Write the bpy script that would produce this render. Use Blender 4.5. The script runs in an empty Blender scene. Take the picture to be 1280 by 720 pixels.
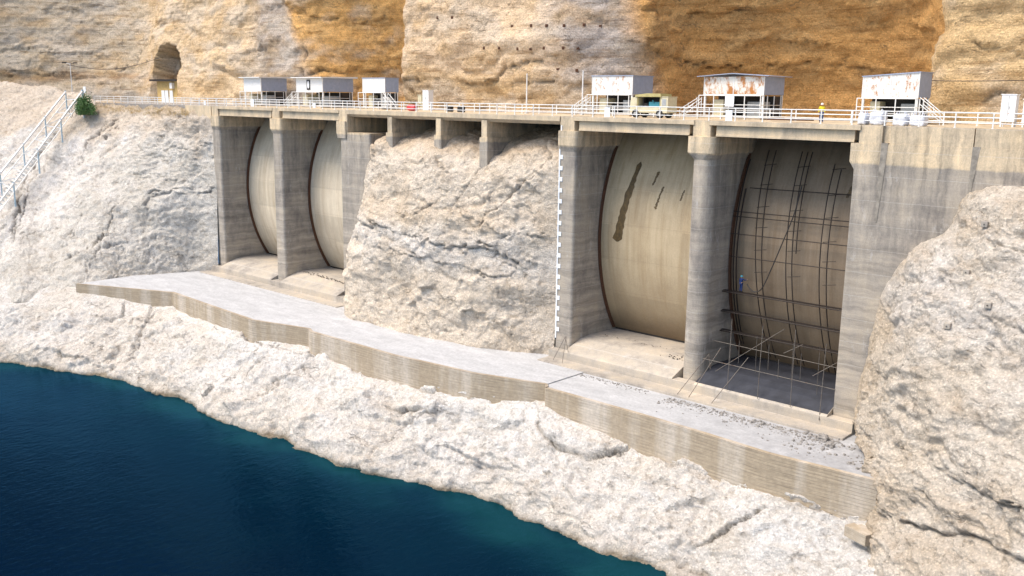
import bpy, bmesh, math, random
import numpy as np
from mathutils import Vector, Matrix
random.seed(7)
R = math.radians
scn = bpy.context.scene
COL = scn.collection

# ------------------------------------------------------------------ camera
CAM = np.array([146.237, -83.366, 1.953]); YAW, PIT, ROL, FPX = .7464, -.1998, .0132, 1172.3
d_ = np.array([np.sin(-YAW)*np.cos(PIT), np.cos(YAW)*np.cos(PIT), np.sin(PIT)])
r_ = np.array([np.cos(YAW), np.sin(YAW), 0.]); u_ = np.cross(r_, d_)
r2 = np.cos(ROL)*r_+np.sin(ROL)*u_; u2 = -np.sin(ROL)*r_+np.cos(ROL)*u_
cam = bpy.data.cameras.new('camera'); co = bpy.data.objects.new('camera', cam); COL.objects.link(co)
cam.sensor_width = 36; cam.lens = FPX/1280*36; cam.clip_start = .5; cam.clip_end = 9000
M = Matrix.Identity(4)
for i in range(3):
    M[i][0] = r2[i]; M[i][1] = u2[i]; M[i][2] = -d_[i]; M[i][3] = CAM[i]
co.matrix_world = M
scn.camera = co
def proj(P):
    V = P-CAM; z = V@d_
    return 640+FPX*(V@r2)/z, 360-FPX*(V@u2)/z, z
def measured(x, y, d):       # a point of the place, from its bearing and its distance
    v = d_+(x-640)/FPX*r2-(y-360)/FPX*u2
    return tuple(CAM+d*v)
def on_y(x, y, yy):
    v = d_+(x-640)/FPX*r2-(y-360)/FPX*u2
    return tuple(CAM+(yy-CAM[1])/v[1]*v)

# ------------------------------------------------------------------ light
SUN_EL, SUN_AZ = 56, 212     # azimuth from +Y clockwise
world = bpy.data.worlds.new('World'); scn.world = world; world.use_nodes = True
wn = world.node_tree; wn.nodes.clear()
sky = wn.nodes.new('ShaderNodeTexSky'); sky.sky_type = 'NISHITA'; sky.sun_disc = False
sky.sun_elevation = R(SUN_EL); sky.sun_rotation = R(SUN_AZ); sky.air_density = 1.0; sky.dust_density = 2.0; sky.ozone_density = 1.0
bg = wn.nodes.new('ShaderNodeBackground'); bg.inputs[1].default_value = .15
wo = wn.nodes.new('ShaderNodeOutputWorld'); wn.links.new(sky.outputs[0], bg.inputs[0]); wn.links.new(bg.outputs[0], wo.inputs[0])
sl = bpy.data.lights.new('sun', 'SUN'); sl.energy = 2.0; sl.angle = R(28); sl.color = (1, .93, .83)
so = bpy.data.objects.new('sun', sl); COL.objects.link(so)
sd = Vector((math.sin(R(SUN_AZ))*math.cos(R(SUN_EL)), math.cos(R(SUN_AZ))*math.cos(R(SUN_EL)), math.sin(R(SUN_EL))))
so.rotation_euler = sd.to_track_quat('Z', 'Y').to_euler()
scn.view_settings.view_transform = 'Standard'; scn.view_settings.look = 'None'; scn.view_settings.gamma = 1
scn.view_settings.exposure = 0.86
scn.view_settings.use_white_balance = True; scn.view_settings.white_balance_temperature = 6750; scn.view_settings.white_balance_tint = 9.5
scn.view_settings.use_curve_mapping = False

# ------------------------------------------------------------------ materials
class NT:
    def __init__(s, name):
        s.m = bpy.data.materials.new(name); s.m.use_nodes = True; s.t = s.m.node_tree; s.n = s.t.nodes
        s.b = s.n['Principled BSDF']; s.geo = None
    def new(s, k, **kw):
        n = s.n.new(k)
        for a, v in kw.items(): setattr(n, a, v)
        return n
    def put(s, inp, v):
        if hasattr(v, 'is_output'): s.t.links.new(v, inp)
        else:
            if isinstance(v, (tuple, list)) and len(v) == 3 and inp.type == 'RGBA': v = (*v, 1)
            inp.default_value = v
    def pos(s):
        if not s.geo: s.geo = s.new('ShaderNodeNewGeometry')
        return s.geo.outputs['Position']
    def scaled(s, v, sc):
        n = s.new('ShaderNodeMapping'); s.put(n.inputs[0], v); n.inputs['Scale'].default_value = sc; return n.outputs[0]
    def noise(s, v, scale=1, detail=6, rough=.6, dist=0, out=0):
        n = s.new('ShaderNodeTexNoise'); s.put(n.inputs['Vector'], v)
        n.inputs['Scale'].default_value = scale; n.inputs['Detail'].default_value = detail
        n.inputs['Roughness'].default_value = rough; n.inputs['Distortion'].default_value = dist
        return n.outputs[out]
    def vor(s, v, scale, feature='F1', rnd=1):
        n = s.new('ShaderNodeTexVoronoi', feature=feature); s.put(n.inputs['Vector'], v); n.inputs['Scale'].default_value = scale
        n.inputs['Randomness'].default_value = rnd; return n.outputs[0]
    def ramp(s, f, pts):
        n = s.new('ShaderNodeValToRGB'); s.put(n.inputs[0], f); e = n.color_ramp.elements
        while len(e) < len(pts): e.new(.5)
        for i, (p, c) in enumerate(pts):
            e[i].position = p; e[i].color = (*c, 1) if isinstance(c, (tuple, list)) else (c, c, c, 1)
        return n.outputs[0]
    def mix(s, f, a, b, mode='MIX'):
        n = s.new('ShaderNodeMix', data_type='RGBA', blend_type=mode)
        s.put(n.inputs[0], f); s.put(n.inputs[6], a); s.put(n.inputs[7], b); return n.outputs[2]
    def math(s, op, a, b=0, c=0, clamp=False):
        n = s.new('ShaderNodeMath', operation=op, use_clamp=clamp); s.put(n.inputs[0], a); s.put(n.inputs[1], b); s.put(n.inputs[2], c); return n.outputs[0]
    def sep(s, v):
        n = s.new('ShaderNodeSeparateXYZ'); s.put(n.inputs[0], v); return n.outputs
    def bump(s, h, strength=.5, dist=.1, prev=None):
        n = s.new('ShaderNodeBump'); s.put(n.inputs['Height'], h); n.inputs['Strength'].default_value = strength
        n.inputs['Distance'].default_value = dist
        if prev: s.put(n.inputs['Normal'], prev)
        s.put(s.b.inputs['Normal'], n.outputs[0]); return n.outputs[0]
    def col(s, c): s.put(s.b.inputs['Base Color'], c)
    def rough(s, v): s.put(s.b.inputs['Roughness'], v)
    def metal(s, v): s.b.inputs['Metallic'].default_value = v

def grey3(v): return (v, v, v)
def mat_rock(name, strata=0.):
    t = NT(name); p = t.pos()
    a = t.new('ShaderNodeVertexColor', layer_name='Col').outputs[0]
    big = t.noise(p, .2, 5, .6, .5); med = t.noise(t.scaled(p, (1, 1, 1.5)), 1.0, 11, .70, .2)
    fine = t.noise(p, 3.2, 7, .8); grit = t.vor(p, 4.2)
    c = t.mix(1, a, t.ramp(big, [(.3, (.92, .90, .87)), (.7, (1.06, 1.06, 1.07))]), 'MULTIPLY')
    c = t.mix(1, c, t.ramp(med, [(.32, (.72, .68, .63)), (.45, (.95, .94, .93)), (.6, grey3(1.05)), (.75, (1.12, 1.11, 1.1))]), 'MULTIPLY')
    c = t.mix(1, c, t.ramp(fine, [(.34, (.55, .51, .46)), (.44, grey3(.95)), (.6, grey3(1.08)), (.72, grey3(1.25))]), 'MULTIPLY')
    c = t.mix(1, c, t.ramp(grit, [(.1, grey3(1.12)), (.5, grey3(.84))]), 'MULTIPLY')
    q = t.new('ShaderNodeMapping'); t.put(q.inputs[0], p); q.inputs['Location'].default_value = (3, 7, 1); q.inputs['Scale'].default_value = (.8, .8, 2.0)
    n = t.noise(q.outputs[0], .2, 7, .52, .3)
    l = t.ramp(t.math('ABSOLUTE', t.math('SUBTRACT', n, .5)), [(0., 1.), (.010, 0.)])
    g = t.ramp(t.noise(q.outputs[0], .25, 3, .5), [(.53, 0.), (.62, 1.)])
    fis = t.math('MULTIPLY', l, g)
    c = t.mix(t.math('MULTIPLY', fis, .5), c, (.17, .14, .11))
    pit = t.ramp(t.noise(p, 2.1, 5, .65), [(.64, 0.), (.70, 1.)])
    c = t.mix(t.math('MULTIPLY', pit, .35), c, (.24, .19, .14))
    h = t.math('ADD', t.math('MULTIPLY', med, .9), t.math('MULTIPLY', fine, .6))
    h = t.math('SUBTRACT', h, t.math('MULTIPLY', fis, .3)); h = t.math('SUBTRACT', h, t.math('MULTIPLY', t.math('ADD', pit, grit), .15))
    if strata:
        st = t.noise(t.scaled(p, (.07, .07, 1.) if strata > .5 else (.28, .28, 1.)), 1.5 if strata > .5 else .9, 10, .72, .5)
        c = t.mix(strata, c, t.mix(1, c, t.ramp(st, [(.36, (.62, .54, .46)), (.46, grey3(.97)), (.64, grey3(1.16))]), 'MULTIPLY'))
        h = t.math('ADD', h, t.math('MULTIPLY', st, .7*strata))
        if strata > .5: sp = t.ramp(t.noise(t.scaled(p, (1, 1, 1.4)), .45, 3, .5), [(.71, 0.), (.74, 1.)])     # pockets and tufts
        if strata > .5: c = t.mix(t.math('MULTIPLY', sp, .6), c, (.16, .12, .06))
    t.col(c); t.rough(.95)
    t.b.inputs['Specular IOR Level'].default_value = .15
    t.bump(h, 1.0, .42)
    return t.m

def mat_concrete(name, top, low, zline=-3.4, streak=.5, bands=.5, ringy=0.):
    t = NT(name); p = t.pos(); x, y, z = t.sep(p)[:3]
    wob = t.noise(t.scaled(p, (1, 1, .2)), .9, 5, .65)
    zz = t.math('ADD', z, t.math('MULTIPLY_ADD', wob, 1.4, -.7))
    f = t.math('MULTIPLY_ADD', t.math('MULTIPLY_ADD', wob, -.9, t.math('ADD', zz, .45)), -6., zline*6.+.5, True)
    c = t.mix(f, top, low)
    wq = t.new('ShaderNodeVectorMath', operation='MULTIPLY_ADD'); t.put(wq.inputs[0], t.noise(p, .7, 3, .5, 0, 1)); wq.inputs[1].default_value = (.8, .8, .8); t.put(wq.inputs[2], p); q = wq.outputs[0]
    vs = t.noise(t.scaled(q, (1, 1, .05)), 1.1, 6, .72)      # runs down the face
    hs = t.noise(t.scaled(q, (.05, .05, 1)), 1.0, 7, .72)    # pour lines and water marks
    bl = t.noise(t.scaled(p, (1, 1, .6)), .28, 8, .7)
    up = t.math('MULTIPLY_ADD', z, .07, 1.25, True)          # runs fade towards the foot, tide marks take over
    c = t.mix(t.math('MULTIPLY', up, streak), c, t.mix(1, c, t.ramp(vs, [(.34, (.48, .49, .52)), (.5, grey3(.98)), (.66, (1.38, 1.34, 1.28))]), 'MULTIPLY'))
    c = t.mix(t.math('MULTIPLY', t.math('MULTIPLY_ADD', up, -.75, 1.), bands), c, t.mix(1, c, t.ramp(hs, [(.34, grey3(.55)), (.5, grey3(1.)), (.64, (1.45, 1.4, 1.33))]), 'MULTIPLY'))
    c = t.mix(1, c, t.ramp(bl, [(.33, (.60, .61, .65)), (.5, grey3(1.)), (.68, (1.22, 1.17, 1.08))]), 'MULTIPLY')
    # salt bloom patches
    sb = t.ramp(t.noise(t.scaled(p, (1, 1, .35)), .8, 8, .75), [(.58, 0.), (.72, .55)])
    c = t.mix(t.math('MULTIPLY', sb, f), c, (.62, .6, .58))
    # lift joints every 2.2 m
    lj = t.math('PINGPONG', t.math('MULTIPLY_ADD', wob, .12, z), 1.1)
    ljm = t.ramp(lj, [(0., 1.), (.035, 0.)])
    c = t.mix(t.math('MULTIPLY', ljm, .35), c, (.66, .63, .59))
    c = t.mix(1, c, t.ramp(t.noise(p, 9, 4, .7), [(.3, grey3(.86)), (.7, grey3(1.1))]), 'MULTIPLY')
    t.col(c); t.rough(.88); t.b.inputs['Specular IOR Level'].default_value = .3
    h = t.math('ADD', t.math('MULTIPLY', hs, .5), t.math('ADD', bl, t.math('MULTIPLY', t.noise(p, 5, 5, .7), .4)))
    t.bump(h, .5, .08)
    return t.m

def mat_plain(name, c, rough=.6, metal=0, var=.15, scale=3, rust=0, rustc=(.24, .085, .03)):
    t = NT(name); p = t.pos()
    n = t.noise(p, scale, 6, .65)
    cc = t.mix(1, c, t.ramp(n, [(.3, grey3(1-var)), (.7, grey3(1+var))]), 'MULTIPLY')
    if rust:
        r = t.ramp(t.noise(t.scaled(p, (1, 1, .6)), scale*.55, 8, .78), [(.62-rust*.25, 0.), (.68-rust*.2, 1.)])
        cc = t.mix(r, cc, t.mix(t.noise(p, 4, 4), rustc, tuple(v*2 for v in rustc)))
    t.col(cc); t.rough(rough); t.metal(metal)
    t.bump(n, .15, .02)
    return t.m

def mat_gate(name, base, dirt):
    t = NT(name); p = t.pos(); x, y, z = t.sep(p)[:3]
    vs = t.noise(t.scaled(p, (1, .3, .05)), 1.6, 7, .7)
    bl = t.noise(p, .3, 5, .6)
    c = t.mix(1, base, t.ramp(vs, [(.3, (.78, .72, .64)), (.55, grey3(1.)), (.75, (1.1, 1.1, 1.08))]), 'MULTIPLY')
    low = t.math('MULTIPLY_ADD', z, -.09, -1.35, True)
    c = t.mix(t.math('MULTIPLY', low, t.math('MULTIPLY', vs, dirt*1.1)), c, (.20, .125, .06))
    foot = t.math('MULTIPLY_ADD', z, -.28, -6.3, True)
    c = t.mix(t.math('MULTIPLY', foot, dirt*.75), c, (.12, .075, .04))
    c = t.mix(1, c, t.ramp(bl, [(.3, (.86, .84, .82)), (.7, (1.05, 1.05, 1.04))]), 'MULTIPLY')
    # rust runs
    rr = t.ramp(t.noise(t.scaled(p, (1, .4, .16)), 1.1, 8, .8), [(.66, 0.), (.76, 1.)])
    c = t.mix(t.math('MULTIPLY', rr, dirt), c, (.22, .1, .04))
    pl = t.new('ShaderNodeTexWhiteNoise', noise_dimensions='2D'); cb = t.new('ShaderNodeCombineXYZ'); t.put(cb.inputs[0], t.math('FLOOR', t.math('MULTIPLY', x, .2))); t.put(cb.inputs[1], t.math('FLOOR', t.math('MULTIPLY', z, .24))); t.put(pl.inputs[0], cb.outputs[0])
    c = t.mix(1, c, t.ramp(pl.outputs[0], [(0., grey3(.88)), (1., grey3(1.06))]), 'MULTIPLY')
    # weld seams between the plates
    s1 = t.ramp(t.math('PINGPONG', z, 2.05), [(0., 1.), (.03, 0.)])
    c = t.mix(t.math('MULTIPLY', s1, .4), c, (.2, .14, .1))
    c = t.mix(1, c, t.ramp(t.noise(p, 7, 5, .7), [(.3, grey3(.88)), (.7, grey3(1.08))]), 'MULTIPLY')
    t.col(c); t.rough(.7); t.bump(bl, .2, .05); return t.m

MT = {}
MT['rock'] = mat_rock('weathered_limestone', .28); MT['cliff'] = mat_rock('bedded_cliff_rock', .8)
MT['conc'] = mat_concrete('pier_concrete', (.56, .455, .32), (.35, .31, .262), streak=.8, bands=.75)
MT['conc2'] = mat_concrete('beam_concrete', (.58, .47, .33), (.42, .34, .25), -6, .35, .2)
MT['sill'] = mat_concrete('sill_concrete', (.42, .375, .32), (.42, .375, .32), -20, .1, .3)
MT['sill_dark'] = mat_plain('dark_sill_top', (.04, .043, .055), .55, 0, .3, .8)  # near-black tone for the sill top in the rightmost bay

def mat_wall():
    t = NT('retaining_wall_concrete'); p = t.pos(); x, y, z = t.sep(p)[:3]
    co_ = t.math('PINGPONG', z, .15)
    vs = t.noise(t.scaled(p, (1, 1, .1)), .32, 5, .6)
    c = t.mix(t.ramp(vs, [(.45, 0.), (.68, .8)]), (.40, .32, .225), (.60, .53, .45))
    hs = t.noise(t.scaled(p, (.25, .25, 4)), 1.2, 5, .65)
    c = t.mix(1, c, t.ramp(hs, [(.3, grey3(.8)), (.7, grey3(1.15))]), 'MULTIPLY')
    c = t.mix(1, c, t.ramp(t.noise(p, 2.5, 7, .7), [(.3, grey3(.8)), (.7, grey3(1.12))]), 'MULTIPLY')
    c = t.mix(t.math('MULTIPLY', t.ramp(co_, [(0., 1.), (.035, 0.)]), t.ramp(t.noise(p, .7, 4), [(.4, .1), (.6, .55)])), c, (.14, .11, .08))
    t.col(c); t.rough(.9); t.bump(t.math('ADD', hs, t.ramp(co_, [(0., 0.), (.03, 1.)])), .4, .06); return t.m
MT['wall'] = mat_wall()

def mat_apron():
    t = NT('dusty_apron_concrete'); p = t.pos()
    a = t.noise(t.scaled(p, (.5, 1.2, 1)), .5, 8, .7, .6); b = t.noise(p, 3.5, 7, .7)
    c = t.mix(t.ramp(a, [(.35, 0.), (.65, 1.)]), (.42, .42, .425), (.55, .55, .555))
    c = t.mix(1, c, t.ramp(b, [(.3, grey3(.8)), (.7, grey3(1.12))]), 'MULTIPLY')
    x = t.sep(p)[0]
    dk = t.math('MULTIPLY_ADD', x, .04, -3.7, True)     # silt left at the right-hand end
    c = t.mix(t.math('MULTIPLY', dk, t.ramp(t.noise(p, .8, 6, .7), [(.3, 1.), (.68, .1)])), c, (.27, .265, .27))
    t.col(c); t.rough(.9); t.bump(t.math('ADD', a, b), .35, .06); return t.m
MT['apron'] = mat_apron()
MT['road'] = mat_plain('road_surface', (.34, .31, .28), .95, 0, .2, 1.2)
MT['white'] = mat_plain('white_paint', (.78, .78, .76), .5, 0, .1, 4, .05)
MT['white_rust'] = mat_plain('rusting_white_paint', (.78, .75, .68), .6, 0, .12, 1.5, .62, (.30, .12, .03))
MT['white_spot'] = mat_plain('spotted_white_paint', (.76, .74, .70), .6, 0, .1, 2.9, .34, (.28, .12, .04))
def ribbed(k):
    m = MT[k]; nt = m.node_tree; g = nt.nodes.new('ShaderNodeNewGeometry'); sx = nt.nodes.new('ShaderNodeSeparateXYZ'); a = nt.nodes.new('ShaderNodeMath'); a.operation = 'ADD'
    w = nt.nodes.new('ShaderNodeMath'); w.operation = 'PINGPONG'; w.inputs[1].default_value = .16
    nt.links.new(g.outputs['Position'], sx.inputs[0]); nt.links.new(sx.outputs[0], a.inputs[0]); nt.links.new(sx.outputs[1], a.inputs[1]); nt.links.new(a.outputs[0], w.inputs[0])
    b = nt.nodes.new('ShaderNodeBump'); b.inputs['Strength'].default_value = .6; b.inputs['Distance'].default_value = .25; nt.links.new(w.outputs[0], b.inputs['Height'])
    nt.links.new(b.outputs[0], nt.nodes['Principled BSDF'].inputs['Normal'])
MT['cream'] = mat_plain('cream_paint', (.60, .55, .38), .5, 0, .12, 3, .08)
MT['yellow'] = mat_plain('faded_yellow_paint', (.44, .38, .16), .6, 0, .2, 3, .1)
MT['blue'] = mat_plain('pale_blue_paint', (.42, .55, .62), .5, 0, .15, 3, .1)
MT['side_shade_roof'] = mat_plain('side_shade_and_roof_sheet', (.33, .39, .52), .6, 0, .1, 2)  # bluish shade of the white hut sides put into the colour; also grey roofs
MT['grey'] = mat_plain('grey_machine_paint', (.34, .36, .37), .5, 0, .2, 2)
MT['dark'] = mat_plain('dark_steel', (.035, .03, .028), .6, .3, .3, 5)
MT['rust'] = mat_plain('rusty_steel', (.12, .055, .03), .85, .2, .35, 6)
MT['galv'] = mat_plain('galvanised_pipe', (.13, .115, .10), .6, .4, .3, 5, .35, (.07, .04, .025))
MT['pipe'] = mat_plain('scaffold_pipe', (.028, .02, .017), .6, .4, .35, 5)
MT['board'] = mat_plain('notice_board_face', (.82, .84, .86), .4, 0, .05, 3)
MT['bag'] = mat_plain('woven_bag_fabric', (.66, .70, .78), .8, 0, .18, 4)
MT['gate_cream'] = mat_gate('cream_gate_paint', (.68, .59, .455), .25)
MT['gate_tan'] = mat_gate('dirty_gate_paint', (.54, .43, .28), 1.)
MT['gate_dark'] = mat_gate('stripped_gate_paint', (.25, .19, .13), 1.)
MT['skin'] = mat_plain('skin', (.42, .25, .17), .6, 0, .05)
MT['hiviz'] = mat_plain('yellow_vest_cloth', (.75, .65, .03), .8, 0, .05)
MT['denim'] = mat_plain('dark_blue_cloth', (.03, .06, .16), .9, 0, .1)
MT['blueover'] = mat_plain('blue_overall_cloth', (.012, .035, .14), .9, 0, .1)
MT['red'] = mat_plain('red_paint', (.55, .05, .06), .5, 0, .1)
MT['teal'] = mat_plain('teal_paint', (.05, .30, .38), .5, 0, .1)
MT['tyre'] = mat_plain('tyre_rubber', (.02, .02, .02), .9, 0, .1)
MT['stone'] = mat_plain('broken_stone', (.27, .25, .23), .95, 0, .4, 2.5)
MT['channel'] = mat_plain('stained_channel_concrete', (.27, .24, .20), .9, 0, .4, 1.5)
MT['debris'] = mat_plain('dark_debris', (.14, .12, .10), .95, 0, .5, 3)
MT['leaf'] = mat_plain('bush_leaf', (.07, .16, .04), .6, 0, .4, 2)
MT['dry'] = mat_plain('dry_grass', (.45, .31, .13), .9, 0, .3, 2)
MT['wood'] = mat_plain('tan_door_paint', (.52, .36, .14), .7, 0, .2, 2)
MT['stain'] = mat_plain('brown_oil_stain', (.10, .062, .02), .6, 0, .5, 2.5)

for k in ('white_rust', 'white_spot', 'side_shade_roof'): ribbed(k)

# ------------------------------------------------------------------ helpers
def tag(o, label=None, cat=None, group=None, kind=None):
    for k, v in (('label', label), ('category', cat), ('group', group), ('kind', kind)):
        if v: o[k] = v
    return o
def empty(name, loc, label, cat, group=None, rz=0):
    o = bpy.data.objects.new(name, None); COL.objects.link(o); o.location = loc; o.rotation_euler[2] = rz
    o.empty_display_size = .3
    return tag(o, label, cat, group)
class MB:
    def __init__(s): s.v = []; s.f = []; s.sm = False
    def box(s, x0, x1, y0, y1, z0, z1, rz=0, c=None):
        P = [(x, y, z) for z in (z0, z1) for x, y in ((x0, y0), (x1, y0), (x1, y1), (x0, y1))]
        if rz:
            cx, cy = c or ((x0+x1)/2, (y0+y1)/2); a, b = math.cos(rz), math.sin(rz)
            P = [(cx+(x-cx)*a-(y-cy)*b, cy+(x-cx)*b+(y-cy)*a, z) for x, y, z in P]
        k = len(s.v); s.v += P
        s.f += [tuple(k+i for i in q) for q in ((3, 2, 1, 0), (4, 5, 6, 7), (0, 1, 5, 4), (1, 2, 6, 5), (2, 3, 7, 6), (3, 0, 4, 7))]
        return s
    def loft(s, rings, cap=True):
        n = len(rings[0]); k = len(s.v)
        for r in rings: s.v += [tuple(p) for p in r]
        for i in range(len(rings)-1):
            for j in range(n):
                a = k+i*n+j; b = k+i*n+(j+1) % n
                s.f.append((a, b, b+n, a+n))
        if cap:
            s.f.append(tuple(k+j for j in range(n))[::-1]); s.f.append(tuple(k+(len(rings)-1)*n+j for j in range(n)))
        return s
    def tube(s, pts, r, n=6, r1=None):
        pts = [Vector(p) for p in pts]; rings = []
        for i, p in enumerate(pts):
            t = (pts[min(i+1, len(pts)-1)]-pts[max(i-1, 0)]).normalized()
            a = t.orthogonal().normalized() if abs(t.z) > .9 else t.cross(Vector((0, 0, 1))).normalized()
            b = t.cross(a)
            rr = r if r1 is None else r+(r1-r)*i/(len(pts)-1)
            rings.append([p+a*math.cos(q*math.tau/n)*rr+b*math.sin(q*math.tau/n)*rr for q in range(n)])
        return s.loft(rings)
    def beam(s, a, b, w, h):        # rectangular bar between two points
        a, b = Vector(a), Vector(b); t = (b-a).normalized()
        u = t.cross(Vector((0, 0, 1))); u = u.normalized() if u.length > .05 else Vector((1, 0, 0)); v = t.cross(u)
        return s.loft([[p+u*w/2*i+v*h/2*j for i, j in ((-1, -1), (1, -1), (1, 1), (-1, 1))] for p in (a, b)])
    def build(s, name, mat, parent=None, bevel=0, smooth=False):
        me = bpy.data.meshes.new(name); me.from_pydata([tuple(map(float, p)) for p in s.v], [], s.f)
        bm = bmesh.new(); bm.from_mesh(me); bmesh.ops.recalc_face_normals(bm, faces=bm.faces); 
        if bevel: bmesh.ops.bevel(bm, geom=[e for e in bm.edges if e.is_manifold and e.calc_face_angle(0) > .5], offset=bevel, segments=2, affect='EDGES', profile=.6)
        bm.to_mesh(me); bm.free(); me.materials.append(MT[mat])
        if smooth: me.polygons.foreach_set('use_smooth', [True]*len(me.polygons))
        o = bpy.data.objects.new(name, me); COL.objects.link(o)
        if parent:
            o.parent = parent
            o.matrix_parent_inverse = Matrix.Identity(4)
            # meshes are written in world coordinates; bring them into the parent's frame
            pm = (Matrix.Translation(parent.location) @ Matrix.Rotation(parent.rotation_euler[2], 4, 'Z')) if parent.type == 'EMPTY' else Matrix.Identity(4)
            if parent.type == 'EMPTY' and not parent.get('localframe'): me.transform(pm.inverted())
        return o
def struct(o): o['kind'] = 'structure'; return o
def copy_tree(o, parent=None):
    c = o.copy(); COL.objects.link(c); c.parent = parent
    for ch in list(o.children): copy_tree(ch, c)
    return c

# ------------------------------------------------------------------ noise
def _h(i, j, k, seed):
    n = (i*374761393+j*668265263+k*2147483647+seed*1274126177) & 0xffffffff
    n = ((n ^ (n >> 13))*1274126177) & 0xffffffff
    return (n ^ (n >> 16)) & 0xffffffff
_G = np.array([[1,1,0],[-1,1,0],[1,-1,0],[-1,-1,0],[1,0,1],[-1,0,1],[1,0,-1],[-1,0,-1],[0,1,1],[0,-1,1],[0,1,-1],[0,-1,-1],[1,1,0],[-1,1,0],[0,-1,1],[0,-1,-1]], float)
def perlin(p, seed=0):
    q = np.floor(p).astype(np.int64); f = p-q; u = f*f*f*(f*(f*6-15)+10); out = 0
    for i in (0, 1):
        for j in (0, 1):
            for k in (0, 1):
                g = _G[_h(q[:, 0]+i, q[:, 1]+j, q[:, 2]+k, seed) & 15]
                dt = (g*(f-np.array([i, j, k]))).sum(1)
                w = (u[:, 0] if i else 1-u[:, 0])*(u[:, 1] if j else 1-u[:, 1])*(u[:, 2] if k else 1-u[:, 2])
                out = out+w*dt
    return out
def fbm(p, o=5, seed=0, g=.5, lac=2.03):
    a = 1; s = 0; q = p.copy()
    for i in range(o): s = s+a*perlin(q, seed+i*17); a *= g; q = q*lac+3.7
    return s
def ridged(p, o=5, seed=0, g=.5):
    a = 1; s = 0; q = p.copy()
    for i in range(o): s = s+a*(1-2*np.abs(perlin(q, seed+i*17))); a *= g; q = q*2.1+1.3
    return s

# ------------------------------------------------------------------ rock patches
def catmull(A, us):
    n = A.shape[0]; E = np.concatenate([2*A[:1]-A[1:2], A, 2*A[-1:]-A[-2:-1]])
    i = np.clip(np.floor(us).astype(int), 0, n-2); t = (us-i).reshape((-1,)+(1,)*(A.ndim-1))
    a, b, c, d = E[i], E[i+1], E[i+2], E[i+3]
    return .5*((2*b)+(-a+c)*t+(2*a-5*b+4*c-d)*t*t+(-a+3*b-3*c+d)*t**3)
def lerp(A, us):
    n = A.shape[0]; i = np.clip(np.floor(us).astype(int), 0, n-2); t = (us-i).reshape((-1,)+(1,)*(A.ndim-1))
    return A[i]*(1-t)+A[i+1]*t
def params(A, res):
    L = np.linalg.norm(np.diff(A, axis=0), axis=2).mean(1); out = []
    for i, l in enumerate(L):
        n = max(2, int(l/res)); out.append(i+np.arange(n)/n)
    out.append(np.array([len(L)])); return np.concatenate(out)
def seg_dist(px, py, P):
    """distance to a polyline and the side it lies on, in pixels"""
    best = np.full(px.shape, 1e9); side = np.zeros(px.shape)
    for (ax, ay), (bx, by) in zip(P[:-1], P[1:]):
        dx, dy = bx-ax, by-ay; L2 = dx*dx+dy*dy
        t = np.clip(((px-ax)*dx+(py-ay)*dy)/L2, 0, 1)
        ex, ey = px-(ax+t*dx), py-(ay+t*dy); dd = np.hypot(ex, ey)
        cr = np.sign(dx*ey-dy*ex); m = dd < best
        best[m] = dd[m]; side[m] = cr[m]
    return best, side
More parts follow.
